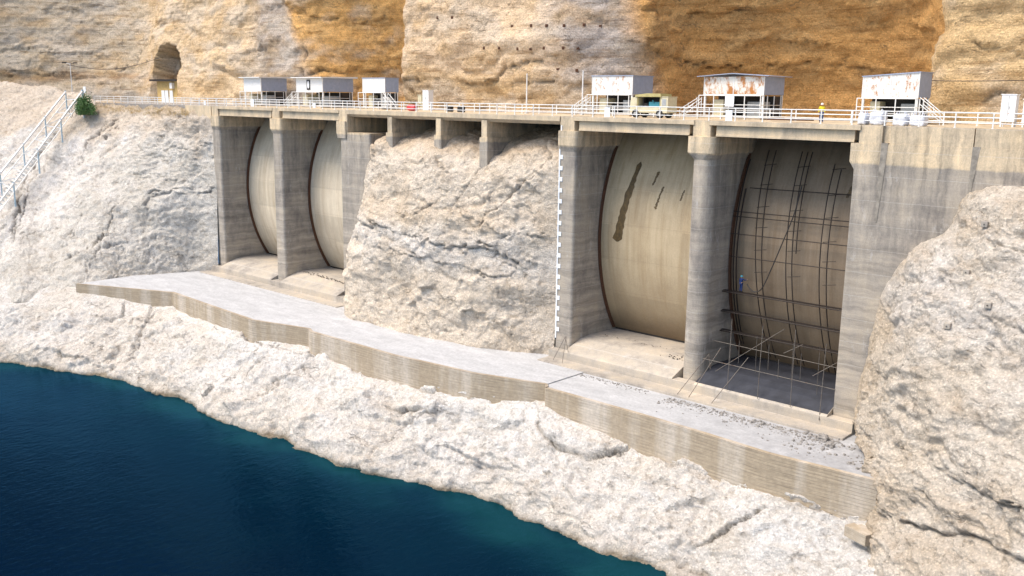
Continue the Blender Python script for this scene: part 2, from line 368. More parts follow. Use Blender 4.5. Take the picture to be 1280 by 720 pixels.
def rock_patch(name, ctrl, colors, res, disp, cracks=(), seed=0, flip=False, resv=None, special=None, tint=None):
    A = np.array(ctrl, float); C = np.array(colors, float)
    vs = params(A, resv or res); us = params(A.transpose(1, 0, 2), res)
    G = catmull(catmull(A, vs).transpose(1, 0, 2), us).transpose(1, 0, 2)
    K = lerp(lerp(C, vs).transpose(1, 0, 2), us).transpose(1, 0, 2)
    nv, nu = G.shape[:2]
    du = np.gradient(G, axis=1); dv = np.gradient(G, axis=0); N = np.cross(du, dv)
    N /= np.linalg.norm(N, axis=2, keepdims=True)+1e-9
    if flip: N = -N
    P = G.reshape(-1, 3); N = N.reshape(-1, 3); K = K.reshape(-1, 3)
    D = disp(P, seed)
    px, py, dp = proj(P)
    # wobble the traced lines so they fracture rather than draw
    jq = P+.4*np.stack([fbm(P/1.1, 2, seed+i) for i in (5, 6, 7)], 1)
    wx = px+2.5*fbm(P/1.6, 3, seed+91)+6*facets(jq, (2.2, 2.2, 1.6), seed+93, .3); wy = py+2.5*fbm(P/1.6+9, 3, seed+92)+7*facets(jq, (2.2, 2.2, 1.6), seed+94, .3)
    dark = np.zeros(len(P))
    for cr in cracks:
        pts, w, dep, step = cr[:4]; dk = cr[4] if len(cr) > 4 else .5
        dd, sd_ = seg_dist(wx, wy, pts); m = dd*dp/FPX          # metres
        am = .65+.9*np.clip(fbm(P/3., 2, seed+5)+.3, 0, 1)
        big = 1 if name == 'lakeside_rock_slope' else 0; w = w*(.55 if big else .45); dep = dep*(.7 if big else .5); step = step*(.9 if big else .5); g = np.exp(-(m/w)**2)
        D = D-dep*am*g
        if step: D = D+step*am*np.exp(-m/(w*9))*(sd_ < 0)*(1-np.exp(-(m/(w*.6))**2))
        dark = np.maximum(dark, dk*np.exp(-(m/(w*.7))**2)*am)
    if special is not None: D, K = special(P, px, py, D, K)
    Q = P+N*D[:, None]
    if tint is not None: K = tint(Q, K, D)
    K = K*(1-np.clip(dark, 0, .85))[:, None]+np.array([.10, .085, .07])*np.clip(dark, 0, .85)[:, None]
    me = bpy.data.meshes.new(name)
    idx = np.arange(nv*nu).reshape(nv, nu)
    F = np.stack([idx[:-1, :-1], idx[:-1, 1:], idx[1:, 1:], idx[1:, :-1]], -1).reshape(-1, 4)
    if flip: F = F[:, ::-1]
    me.vertices.add(nv*nu); me.vertices.foreach_set('co', Q.ravel())
    me.loops.add(F.size); me.loops.foreach_set('vertex_index', F.ravel().astype(np.int32))
    me.polygons.add(len(F)); me.polygons.foreach_set('loop_start', np.arange(0, F.size, 4, dtype=np.int32))
    me.polygons.foreach_set('loop_total', np.full(len(F), 4, np.int32))
    me.update(); me.validate()
    ca = me.color_attributes.new('Col', 'FLOAT_COLOR', 'POINT')
    ca.data.foreach_set('color', np.concatenate([np.clip(K, .01, .95), np.ones((len(K), 1))], 1).ravel())
    me.materials.append(MT['cliff' if name == 'cliff' else 'rock'])
    o = bpy.data.objects.new(name, me); COL.objects.link(o); o['kind'] = 'structure'
    return o

WL = -39.0
ROT = np.array([[.83, -.35, .43], [.45, .87, -.17], [-.32, .34, .88]])
def plates(q, k, s, sharp=.8):
    t = fbm(q, 4, s, .45)*k; b = np.floor(t); f = t-b; f = np.clip((f-sharp)/(1-sharp), 0, 1)
    return (b+f*f*(3-2*f))/k
def facets(P, sc, s, tilt=.5):
    """broken blocks: every point takes the tilted plane of its nearest seed"""
    q = P/np.array(sc); b = np.floor(q).astype(np.int64); best = np.full(len(P), 1e9); out = np.zeros(len(P))
    for i in (-1, 0, 1):
        for j in (-1, 0, 1):
            for k in (-1, 0, 1):
                c = b+np.array([i, j, k]); r = [_h(c[:, 0], c[:, 1], c[:, 2], s+n)/4294967295. for n in range(7)]
                d = q-(c+np.stack(r[:3], 1)); dd = (d*d).sum(1); m = dd < best; best[m] = dd[m]
                v = (r[3]-.5)+tilt*2*((r[4]-.5)*d[:, 0]+(r[5]-.5)*d[:, 1]+(r[6]-.5)*d[:, 2]*2); out[m] = v[m]
    return out
def disp_lower(P, s):
    q = P+1.2*np.stack([fbm(P/5, 3, s+i) for i in (1, 2, 3)], 1)
    d = .9*fbm(P/10., 2, s)-.1
    d = d+.75*plates(q/np.array([9, 9, 4.]), 8, s+50, .86)+.36*plates(q/np.array([2.8, 2.8, 1.5]), 6, s+60, .8)
    d = d+.12*fbm(P/.9, 4, s+40, .75)+.10*ridged(P/np.array([1.8,1.8,1.2]), 3, s+44, .6)
    mk = np.clip(1.2+4*fbm(P/9, 2, s+70), .15, 1); w = P+.35*np.stack([fbm(P/1.2, 3, s+i) for i in (5, 6, 7)], 1)
    d = d+mk*(.42*facets(w@ROT, (4.5, 2.4, 3.2), s+80, .7)+.14*facets(w@ROT, (1.5, 1.0, 1.1), s+90, .7))
    near = np.clip((P[:, 2]-WL)/8.2, 0, 1)           # calmer where it meets the wall footing
    return d*(1-.75*np.clip((near-.8)/.15, 0, 1))-.25*np.clip((near-.85)/.1, 0, 1)
def disp_cliff(P, s):
    q = P+2.0*np.stack([fbm(P/9, 3, s+i) for i in (1, 2, 3)], 1)
    d = .9*fbm(P/14., 2, s)+.75*plates(q/np.array([16, 16, 4.5]), 7, s+50, .85)+.22*plates(q/np.array([5.5, 5.5, 1.3]), 6, s+60, .72)
    lay = (q@np.array([.10, .1, 1.]))/1.9
    fr = lay-np.floor(lay); d = d+.15*np.where(fr < .8, fr, (1-fr)*4.)*np.clip(.3+1.8*fbm(P/9, 2, s+33), 0, 1)
    w = P+.6*np.stack([fbm(P/2, 3, s+i) for i in (5, 6, 7)], 1)
    d = d+np.clip(.4+4*fbm(P/10, 2, s+70), .05, 1)*.4*facets(w, (5, 5, 2.), s+80, .7)
    d = d*np.where(P[:, 0] < -55, .6, 1.)*np.where(P[:, 1] > 21, .75, 1.)
    return d+.13*fbm(P/1.1, 4, s+40, .68)

# lower slope between the apron wall and the lake
T = [(-130,-100,-22),(-60,-48,-26),(-21,-29,-29.2),(-5.5,-21.5,-28.9),(11.3,-13.9,-29.7),(24,-14.5,-30.2),(35.8,-15.1,-30.4),(45.1,-12.6,-30.2),(62.7,-13.0,-30.8),(74.7,-11.4,-30.3),(85.7,-8.8,-29.9),(95.9,-9.4,-31.5),(103.4,-9.7,-31.7),(110.1,-10.1,-31.7),(119.5,-9.4,-31.2),(130,-7,-30),(150,-7,-30)]
Wt = [(-140,-130),(-70,-70),(-25.5,-45.8),(-5.2,-35),(12,-27.2),(27,-25),(40,-24.3),(50.2,-23.9),(67.4,-22.7),(80.9,-18.4),(93.9,-19.6),(104.7,-18.2),(111,-17.6),(117,-17.3),(124,-17.3),(134,-17.1),(155,-17)]
rows = [[], [], [], [], []]
for (tx, ty, tz), (wx, wy) in zip(T, Wt):
    t = Vector((tx, ty, tz)); w = Vector((wx, wy, WL)); out = Vector((wx-tx, wy-ty, 0)).normalized()
    rows[0].append(t-out*1.2+Vector((0, 0, -.3))); rows[1].append(t+out*.5+Vector((0, 0, -.05)))
    rows[2].append(t.lerp(w, .5)+Vector((0, 0, .8))+out*.2); rows[3].append(w); rows[4].append(w+out*7+Vector((0, 0, -14)))
def tint_lower(Q, K, D):
    z = Q[:, 2]; K = K.copy()
    n = fbm(Q/8, 3, 77)
    w = np.clip(.5+1.8*fbm(Q/np.array([9, 9, 5]), 3, 71), 0, 1)[:, None]
    K = K*(1-w*.4)+np.array([.76, .67, .56])*w*.4
    wet = np.exp(-np.clip(z-WL-.12-.3*n, 0, 9)/.32)[:, None]
    K = K*(1-.8*wet)+np.array([.17, .13, .07])*.8*wet
    return K
cl = [(.80, .77, .73)]*17
cl2 = [(.79, .73, .66)]*17
cracks_low = [
    ([(398,441),(383,456),(360,474),(347,484),(322,499),(295,505)], .32, 1.0, 1.0, .7),
    ([(398,440),(372,444),(347,436),(325,428),(303,418)], .3, .8, .55, .6),
    ([(336,449),(318,460),(298,487)], .25, .6, .4, .5),
    ([(347,436),(322,444),(295,438)], .2, .5, .4, .5),
    ([(190,379),(184,396),(172,424),(157,446),(135,458)], .28, .7, -.4, .55),
    ([(114,395),(135,400),(157,392),(155,377)], .2, .5, .3, .45),
    ([(60,440),(100,447),(125,452)], .2, .4, .3, .3),
    ([(400,437),(435,452),(470,466),(500,476),(535,486),(565,490),(600,493),(644,491),(680,497),(714,504)], .35, .8, .5, .5),
    ([(446,590),(470,553),(500,534),(515,524)], .35, .8, -.7, .4),
    ([(480,505),(505,512),(541,511)], .25, .7, .6, .5),
    ([(671,517),(680,540),(692,552),(725,568),(762,566),(800,552),(850,586)], .3, .7, .6, .5),
    ([(866,680),(900,664),(925,650),(948,640)], .2, .5, .4, .4),
    ([(940,612),(975,622),(1010,630),(1053,643)], .25, .6, .5, .55),
    ([(235,466),(262,448),(290,430)], .2, .3, .2, .2),
    ([(560,560),(600,580),(640,590)], .25, .3, .4, .2),
]
rock_patch('lakeside_rock_slope', rows, [cl, cl, cl, cl2, [(.25, .22, .16)]*17], .17, disp_lower, cracks_low, 3, tint=tint_lower, flip=True)

# left rock face under the far end of the road
tp = [measured(-160, 96, 225), measured(-70, 100, 213), measured(0, 106, 206), measured(60, 116, 200), (-45, .6, -.3), (-32, .4, -.9), (-19, .2, -1.0), (-8.8, .3, -1.5), (.1, .5, -1.7)]
bt = [measured(-160, 375, 197), measured(-70, 366, 187), (-20.3, -28.9, -30.2), (-11, -25.6, -30.2), (-5.6, -20.2, -29.6), (-4.6, -14, -29.6), (-4.0, -8, -29.6), (-2.2, -3.5, -29.6), (.1, -.6, -29.6)]
bl_ = [0, 0, 0, 0, 2.2, 2.6, 2.0, .8, 0]
tp = [Vector(p) for p in tp]; bt = [Vector(p) for p in bt]
rows = [[p+Vector((0, 2.5, .1)) for p in tp], tp]
for f in (.3, .65): rows.append([a.lerp(b, f)+Vector((.6, -.75, .1))*k*(1-abs(f-.5)) for a, b, k in zip(tp, bt, bl_)])
rows.append(bt); rows.append([p+Vector((1, -1.5, -2.5)) for p in bt])
def disp_left(P, s):
    q = P+1.5*np.stack([fbm(P/6, 3, s+i) for i in (1, 2, 3)], 1)
    lay = (q@np.array([-.45, .35, .85]))/1.5; fr = lay-np.floor(lay)
    d = .6*fbm(P/11., 2, s)+.8*plates(q/np.array([10, 10, 5.]), 8, s+50, .86)+.3*plates(q/np.array([3.2, 3.2, 1.6]), 6, s+60, .8)+.22*np.where(fr < .82, fr, (1-fr)*4.5)*np.clip(.45+1.8*fbm(P/7, 2, s+33), 0, 1)
    d = d+.15*fbm(P/.8, 4, s+40, .6)
    mk = np.clip(.8+4*fbm(P/9, 2, s+70), .1, 1); w = P+.4*np.stack([fbm(P/1.5, 3, s+i) for i in (5, 6, 7)], 1)
    d = d+mk*(.35*facets(w@ROT, (6, 3., 4.), s+80, .6)+.12*facets(w@ROT, (2, 1.2, 1.4), s+90, .6))
    d *= np.clip((-.2-P[:, 0])/5+.15, .12, 1)
    return d
left_cr = [
    ([(146,150),(130,160),(119,170),(107,186),(98,205),(93,211)], .75, .8, 0, .9),
    ([(150,157),(138,166),(128,176)], .4, .5, 0, .8),
    ([(72,158),(64,172),(48,190),(34,212),(22,237),(17,262),(14,300)], 1.0, 1.3, 0, .85),
    ([(92,160),(76,180),(58,200),(40,225),(28,250),(22,285)], .6, .8, 0, .6),
    ([(240,139),(226,144),(217,154),(208,166),(201,174),(190,184),(180,190)], .35, .8, .5, .75),
    ([(177,197),(200,192),(217,183),(240,186),(264,182)], .25, .5, .4, .4),
    ([(152,255),(143,262),(137,273),(134,291),(122,304),(112,309),(90,320),(69,331)], .35, .8, .6, .7),
    ([(108,262),(98,275),(90,290),(79,300)], .3, .6, .3, .6),
    ([(116,324),(128,312),(144,306),(155,304)], .25, .6, .5, .5),
    ([(184,262),(188,248),(215,240),(240,242),(266,236)], .3, .6, .6, .4),
    ([(30,300),(50,292),(74,286)], .2, .4, .3, .3),
    ([(145,345),(152,320),(158,300)], .2, .4, .2, .3),
    ([(165,219),(200,222),(220,221)], .2, .4, .3, .4)]
def tint_left(Q, K, D):
    z = Q[:, 2]; n = fbm(Q/6, 3, 5)
    up = np.clip((z+8+3*n)/3, 0, 1)[:, None]
    K = K*(1-up)+np.array([.70, .61, .51])*up
    g = np.clip((Q[:, 0]+30+8*n)/10, 0, 1)[:, None]*(1-up)
    K = K*(1-g*.7)+np.array([.68, .64, .57])*g*.7
    top = np.clip((z+2.4+1.2*n)/1.2, 0, 1)[:, None]*(Q[:, 0] > -46)[:, None]
    return K*(1-top*.5)+np.array([.5, .36, .2])*top*.5
rock_patch('left_rock_face', rows, [[(.80, .76, .71)]*9]*6, .24, disp_left, left_cr, 11, tint=tint_left, flip=True)

# rock spur between the two pairs of bays
def sp(z, pts): return [(x, y, z) for x, y in pts]
mid = [
    [(40.2, 13, -1.0), (44, 13, -1.0), (47.5, 13, -1.0), (52, 13, -1), (58, 13, -1), (64, 13, -1), (70, 13, -1), (76.3, 13, -1)],
    [(41.2, 6, -3.0), (44.5, 5.5, -2.8), (47.5, 6, -2.6), (52, 6, -2.2), (58, 6, -2.4), (64, 6, -2.8), (70, 6, -2.8), (76.3, 6, -3)],
    [(41.5, 1.2, -5.5), (43.9, .2, -4.4), (47, -.1, -5.3), (51.5, -.4, -4.8), (57, -.5, -5.2), (64, .2, -6.4), (70, .6, -4.8), (76.3, .8, -4.8)],
    [(40.2, .8, -11), (41.8, -1.4, -10.5), (45, -2.8, -11), (51, -3.4, -11), (57, -3.4, -11), (64, -2.4, -11), (70, -1.2, -11), (76.3, .4, -11)],
    [(38.6, .6, -18), (40.6, -2.4, -17.5), (44, -4.4, -18), (51, -4.6, -18), (57, -4.5, -18), (64, -3.8, -18), (70, -2.4, -18), (76.3, .2, -18)],
    [(38.3, .4, -25), (40.0, -3.0, -25), (43.6, -5.0, -25), (51, -5.2, -25), (57, -5.2, -25), (64, -4.7, -25), (70, -3.2, -25), (76.3, -.1, -25)],
    [(38.2, 0, -30), (40.0, -3.4, -30), (43.4, -5.6, -30), (51, -6.1, -30), (57, -5.9, -30), (64, -5.2, -30), (70, -3.6, -30), (76.3, -.4, -30)]]
def disp_mid(P, s):
    q = P+1.4*np.stack([fbm(P/5, 3, s+i) for i in (1, 2, 3)], 1)
    d = .7*fbm(P/8., 2, s)+.5*plates(q/np.array([8, 8, 3.]), 8, s+50, .86)+.16*plates(q/np.array([2.4, 2.4, 1.4]), 6, s+60, .78)
    d = d+.09*fbm(P/.8, 4, s+40, .65)
    mk = np.clip(.7+4*fbm(P/6, 2, s+70), .1, 1); w = P+.35*np.stack([fbm(P/1.2, 3, s+i) for i in (5, 6, 7)], 1)
    d = d+mk*(.32*facets(w@ROT, (4., 2.5, 2.2), s+80, .7)+.11*facets(w@ROT, (1.3, 1.0, .8), s+90, .7))
    return d*np.clip((76.4-P[:, 0])/4+.1, .1, 1)*np.clip((P[:, 0]-38)/3+.2, .2, 1)
mid_cr = [([(686,186),(687,196),(682,206),(668,219),(650,232),(632,252),(612,272),(600,286)], .3, .9, .9, .8),
    ([(612,203),(590,224),(572,250),(560,262)], .25, .5, .5, .4),
    ([(444,273),(470,281),(500,290),(528,300),(553,309),(580,311),(601,306),(625,318),(645,333)], .35, .6, .8, .5),
    ([(470,305),(520,318),(570,332),(610,345),(640,340)], .2, .4, .5, .4),
    ([(560,240),(540,258),(520,268),(500,272)], .3, .5, .5, .4),
    ([(500,190),(520,205),(540,200),(560,215)], .25, .5, .3, .3),
    ([(620,300),(650,290),(680,296)], .2, .3, .3, .3)]
def tint_mid(Q, K, D):
    z = Q[:, 2]; n = fbm(Q/5, 4, 8); x = Q[:, 0]
    band = np.exp(-((z+16.5+2.0*n+(x-55)*.03)/2.2)**2)[:, None]
    K = K*(1-.75*band)+np.array([.82, .77, .71])*.75*band
    tan = np.clip(np.exp(-((z+12.5+2.5*n)/1.4)**2)*.6+.5*fbm(Q/3, 3, 18), 0, .7)[:, None]
    K = K*(1-tan*.7)+np.array([.74, .58, .41])*tan*.7
    top = np.clip((z+6+1.5*n)/2, 0, 1)[:, None]
    return K*(1-.5*top)+np.array([.62, .46, .30])*.5*top
rock_patch('central_rock_spur', mid, [[(.80, .70, .58)]*8]*7, .16, disp_mid, mid_cr, 23, tint=tint_mid, flip=True)

# right rock buttress
A_ = [
    [(120.6, .6, -6.2), (122.6, .6, -4.8), (127.5, .6, -4.2), (134, .6, -4.0), (150, .6, -4)],
    [on_y(1201, 252, -.2), on_y(1222, 243, -2), on_y(1290, 248, -5), (134, -7, -5.0), (150, -8, -4.8)],
    [on_y(1176, 300, .1), on_y(1190, 292, -2.4), on_y(1290, 300, -7.5), (135.5, -10.5, -7.5), (152, -12, -7.5)],
    [on_y(1132, 322, .1), on_y(1160, 318, -3.2), on_y(1290, 330, -9), (136, -12.5, -9.5), (153, -14, -9.5)],
    [on_y(1100, 372, 0), on_y(1140, 366, -4.5), on_y(1290, 375, -11), (137, -15, -12), (154, -17, -12)],
    [on_y(1085, 440, -.3), on_y(1122, 440, -6), on_y(1290, 470, -14), (138.5, -18, -16), (156, -21, -16)],
    [on_y(1070, 525, -.5), on_y(1106, 545, -8), on_y(1290, 600, -18), (139.5, -22, -22), (157, -25, -22)],
    [(119.6, -10.0, -28.4), on_y(1114, 628, -11.8), on_y(1290, 700, -20), (140.5, -24, -28), (158, -27, -28)],
    [(119.4, -11.2, -32), on_y(1112, 690, -14), (135, -24, -33.5), (142, -26, -34), (160, -30, -34)],
    [(120, -17, -42), (124, -20, -42), (136, -27, -42), (144, -30, -42), (162, -34, -42)]]
def disp_right(P, s):
    q = P+1.3*np.stack([fbm(P/5, 3, s+i) for i in (1, 2, 3)], 1)
    d = .7*fbm(P/9., 2, s)+.7*plates(q/np.array([9, 9, 3.]), 8, s+50, .86)+.28*plates(q/np.array([2.2, 2.2, 1.]), 6, s+60, .78)
    d = d+.13*fbm(P/.7, 5, s+40, .7)+.07*ridged(q/np.array([1.6,1.6,.8]), 4, s+44, .6)
    mk = np.clip(.6+4*fbm(P/7, 2, s+70), .1, 1); w = P+.35*np.stack([fbm(P/1.2, 3, s+i) for i in (5, 6, 7)], 1)
    d = d+mk*(.3*facets(w@ROT, (4., 4., 2.2), s+80, .7)+.10*facets(w@ROT, (1.2, 1.2, .8), s+90, .7))
    return d*np.clip((-P[:, 1]+.9)/3.5, .2, 1)
right_cr = [([(1125,650),(1148,660),(1167,668),(1195,665),(1221,674),(1250,690),(1290,704)], .35, .6, .8, .5),
    ([(1190,595),(1215,612),(1245,628),(1290,640)], .25, .5, .6, .4),
    ([(1100,640),(1113,660),(1118,690),(1104,722)], .25, .5, .3, .5),
    ([(1230,395),(1260,405),(1290,420)], .2, .3, .3, .3),
    ([(1250,310),(1270,318),(1295,322)], .2, .35, .3, .3),
    ([(1130,400),(1136,450),(1128,500),(1126,560)], .3, .3, .3, .2)]
def tint_right(Q, K, D):
    z = Q[:, 2]; n = fbm(Q/5, 4, 8)
    wh = np.exp(-((z+13+3*n)/3.5)**2)[:, None]
    K = K*(1-.55*wh)+np.array([.76, .73, .70])*.55*wh
    tn = np.clip(.15+.9*fbm(Q/np.array([5, 5, 2.]), 4, 38)+.35*np.clip((z+24)/-4, 0, 1)-.1, 0, .6)[:, None]
    return K*(1-.6*tn)+np.array([.64, .51, .37])*.6*tn
rock_patch('right_rock_buttress', A_, [[(.62, .52, .40), (.74, .66, .56), (.80, .72, .62), (.8, .72, .62), (.8, .72, .62)]]*10, .13, disp_right, right_cr, 31, tint=tint_right, flip=True)

# great cliff behind the road
cc = [(-150,-120,0),(-118,-55,0),(-97,-8,0),(-82,9,0),(-71,18,0),(-64,19.5,1),(-58,17,1),(-47,15.8,1),(-35,15.5,1),(-20,16,1),(-9,16.5,2),(1,17.6,2),(5,20.5,3),(8.5,25.5,3),(13,30,3),(20,32,3),(27,30,3),(30,25,3),(29.2,19.5,4),(30.5,16,4),(38,15.2,4),(48,15,4),(58,15,4),(66,15.8,5),(72.5,18,5),(76,23,6),(79,29,6),(87,34,6),(97,35,6),(105,33,6),(109.5,27,6),(110.6,20.5,7),(112,16.4,7),(118,15.6,7),(127,16.4,7),(138,16,7),(152,10,7),(175,-8,7)]
ccol = {0: (.68,.57,.43), 1: (.82,.62,.40), 2: (.54,.46,.39), 3: (.88,.51,.19), 4: (.86,.65,.44), 5: (.55,.48,.43), 6: (.80,.45,.17), 7: (.84,.60,.33)}
zs = [-2.5, 1, 5, 9, 14, 20, 28, 42, 70]
rows = []; cols = []
for z in zs:
    rr = []
    for i, (x, y, k) in enumerate(cc):
        lean = {0: .25, 1: .22, 2: .15, 3: -.42, 4: .05, 5: .03, 6: -.48, 7: .04}[k]
        if k == 3: dy = lean*max(0, z-4)
        elif k == 6: dy = lean*max(0, z-3)
        else: dy = lean*max(0, z)*.9
        bul = 0
        if k in (4, 5): bul = -.9*math.exp(-((z-9)/5)**2)+.5*math.exp(-((z-2)/2.5)**2)
        dx = -.12*max(0, z) if i < 5 else 0
        dx -= {10: .3, 11: .6, 12: .65, 13: .5, 14: .25, 23: .12, 24: .22, 25: .25, 26: .15}.get(i, 0)*min(max(0, z-3), 20)
        yy = y+dy+bul
        if k in (3, 6): yy = max(yy, 19.5 if 2 < z < 25 else 17.5)
        rr.append((x+dx, yy, z))
    rows.append(rr); cols.append([ccol[k] for _, _, k in cc])
def special_cliff(P, px, py, D, K):
    # arched adit driven into the left bulge
    x, z = P[:, 0], P[:, 2]
    cx, half, spr = -49.2, 7.4, 6.0
    inside = (np.abs(x-cx) < half) & (z > -1) & (z < spr+np.sqrt(np.clip(half**2-(x-cx)**2, 0, None))*.85) & (P[:, 1] < 24)
    D = np.where(inside, D*.1-4.6, D)
    K = K.copy(); K[inside] = np.array([.42, .29, .17])
    return D, K
def tint_cliff(Q, K, D):
    x, z = Q[:, 0], Q[:, 2]; n = fbm(Q/7, 4, 8)
    low = np.clip((6.5+2*n-z)/3, 0, 1)*((x > 29) & (x < 72))
    K = K*(1-.6*low[:, None])+np.array([.52, .34, .15])*.6*low[:, None]
    fl = np.clip((3.5+.05*(x+60)-z+1.5*n)/1.5, 0, 1)*(x < -57)
    fl = fl[:, None]; K = K*(1-fl*.8)+np.array([.55, .50, .44])*fl*.8
    bd = (np.exp(-((z-5.5-1.2*n)/1.0)**2)*(x < -52))[:, None]; K = K*(1-bd*.7)+np.array([.46, .27, .13])*bd*.7
    v = np.clip(.9*fbm(Q/np.array([6, 6, 3.]), 4, 55)+.1, 0, .5)[:, None]
    K = K*(1-v)+np.array([.64, .42, .20])*v
    v = np.clip(1.0*fbm(Q/np.array([8, 8, 5.]), 4, 56), 0, .5)[:, None]*(1-((Q[:, 0] > 76) & (Q[:, 0] < 110)))[:, None]
    return K*(1-v)+np.array([.74, .66, .56])*v
cliff_cr = [([(342,-10),(352,12),(368,32),(378,45),(384,60),(380,90)], .5, .8, 0, .3),
    ([(238,-10),(222,10),(205,28),(188,40)], .5, .8, .6, .3), ([(188,40),(176,60),(168,82),(150,86),(120,84)], .35, .7, .4, .5),
    ([(612,104),(632,86),(650,77),(676,73)], .4, .9, .8, .6), ([(500,100),(540,99),(575,104),(612,102)], .35, .7, .8, .4),
    ([(640,105),(662,101),(700,104)], .3, .5, .5, .4),
    ([(815,62),(850,72),(890,82),(925,84)], .35, .7, .8, .6), ([(800,12),(850,20),(905,18),(960,12)], .3, .5, .7, .3),
    ([(960,84),(1010,76),(1060,82),(1110,84)], .3, .5, .6, .4), ([(860,48),(920,56),(980,50),(1040,58)], .3, .4, .7, .3),
    ([(1215,48),(1245,62),(1285,70)], .35, .7, .7, .4), ([(1228,122),(1250,116),(1285,116)], .3, .6, .5, .4),
    ([(386,92),(400,84),(440,92),(490,88)], .4, .8, .8, .5), ([(352,8),(400,25),(440,30),(488,22)], .3, .5, .6, .3),
    ([(0,62),(60,64),(120,70)], .3, .5, .6, .3), ([(10,92),(70,92),(120,100),(150,106)], .3, .5, .7, .4),
    ([(290,30),(300,18),(308,5)], .3, .5, .4, .4), ([(310,80),(330,60),(350,50)], .4, .7, .6, .3)]
rock_patch('cliff', rows, cols, .34, disp_cliff, cliff_cr, 47, special=special_cliff, tint=tint_cliff, resv=.34)

# ------------------------------------------------------------------ water
def water():
    xs = np.concatenate([[-4000, -1500, -600, -300], np.arange(-150, 170, 1.6), [220, 400, 1200, 4000]])
    ys = np.concatenate([[-4000, -1500, -600, -250], np.arange(-140, 6, 1.3), [60, 400, 1500, 4000]])
    X, Y = np.meshgrid(xs, ys); P = np.stack([X.ravel(), Y.ravel(), np.zeros(X.size)], 1)
    D, _ = seg_dist(P[:, 0], P[:, 1], [(a, b) for a, b in Wt])
    n = fbm(P/9, 4, 4)
    f = np.exp(-np.clip(D-.5+5.0*n, 0, None)/2.6); f2 = np.exp(-np.clip(D+6*n, 0, None)/18)
    K = np.array([.0003, .0035, .014])+f2[:, None]*np.array([.0, .009, .012])+f[:, None]*np.array([.003, .021, .016])
    me = bpy.data.meshes.new('lake'); nv, nu = X.shape; idx = np.arange(nv*nu).reshape(nv, nu)
    F = np.stack([idx[:-1, :-1], idx[:-1, 1:], idx[1:, 1:], idx[1:, :-1]], -1).reshape(-1, 4)
    P[:, 2] = WL
    me.from_pydata(P.tolist(), [], F.tolist())
    ca = me.color_attributes.new('Col', 'FLOAT_COLOR', 'POINT'); ca.data.foreach_set('color', np.concatenate([K, np.ones((len(K), 1))], 1).ravel())
    t = NT('lake_water'); p = t.pos()
    a = t.new('ShaderNodeVertexColor', layer_name='Col').outputs[0]
    t.col(a); t.b.inputs['Specular IOR Level'].default_value = 0; t.rough(1.)
    w1 = t.noise(t.scaled(p, (1, .55, 1)), 1.5, 4, .6, .3); w2 = t.noise(t.scaled(p, (.5, 1, 1)), .25, 3, .5)
    t.bump(t.math('ADD', w1, t.math('MULTIPLY', w2, 1.2)), .45, .13)
    gl = t.new('ShaderNodeBsdfGlossy'); gl.inputs['Roughness'].default_value = .07; gl.inputs['Color'].default_value = (.10, .34, .66, 1)
    fr = t.new('ShaderNodeFresnel'); fr.inputs['IOR'].default_value = 1.28; mx = t.new('ShaderNodeMixShader'); bn = [n for n in t.n if n.type == 'BUMP'][0]
    t.t.links.new(bn.outputs[0], gl.inputs['Normal']); t.t.links.new(bn.outputs[0], fr.inputs['Normal'])
    t.t.links.new(fr.outputs[0], mx.inputs[0]); t.t.links.new(t.b.outputs[0], mx.inputs[1]); t.t.links.new(gl.outputs[0], mx.inputs[2])
    t.t.links.new(mx.outputs[0], t.n['Material Output'].inputs[0])
    me.materials.append(t.m); o = bpy.data.objects.new('lake_water', me); COL.objects.link(o); struct(o)
water()

# ------------------------------------------------------------------ road level and apron
m = MB(); m.box(-120, -1.05, .9, 60, -3.5, -.03); m.box(-1.05, 175, 16.05, 60, -3.5, -.03); struct(m.build('road', 'road'))
ZA = -28.3
ap = [(-5.5,-22.6),(11.3,-14.9),(24,-15.6),(35.8,-16.1),(45.1,-13.5),(46.6,-14.2),(62.7,-13.9),(74.7,-12.4),(83.2,-9.8),(83.9,-10.5),(95.9,-10.4),(103.4,-10.6),(110.1,-11),(119.5,-10.2)]
def prism(pts, z0, z1, name, mat, **k):
    m = MB(); m.loft([[(x, y, z0) for x, y in pts], [(x, y, z1) for x, y in pts]]); return m.build(name, mat, **k)
struct(prism([(x, y+.42) for x, y in ap[:9]]+[(83.2, 6), (-7, 6)], ZA-1.5, ZA+.10, 'apron', 'apron'))
struct(prism([(83.25, -9.3)]+[(x, y+.42) for x, y in ap[9:]]+[(124, -6), (124, 6), (83.25, 6)], ZA-1.5, ZA, 'apron', 'apron'))
m = MB()
for (a, b) in zip(ap[:-1], ap[1:]):
    top = ZA+.13 if a[0] < 83.5 else ZA+.03
    m.loft([[(a[0], a[1], z), (b[0], b[1], z), (b[0]+.02, b[1]+.45, z), (a[0]-.02, a[1]+.45, z)] for z in (-34, top)])
tag(m.build('retaining_wall', 'wall'), 'long low coursed concrete retaining wall edging the pale apron above the lake', 'retaining wall')

m = MB(); m.box(-30, 160, 19.2, 24, -31, -3.55); struct(m.build('light_block_mass', 'conc'))  # unseen mass added to stop light leaking in behind the gates
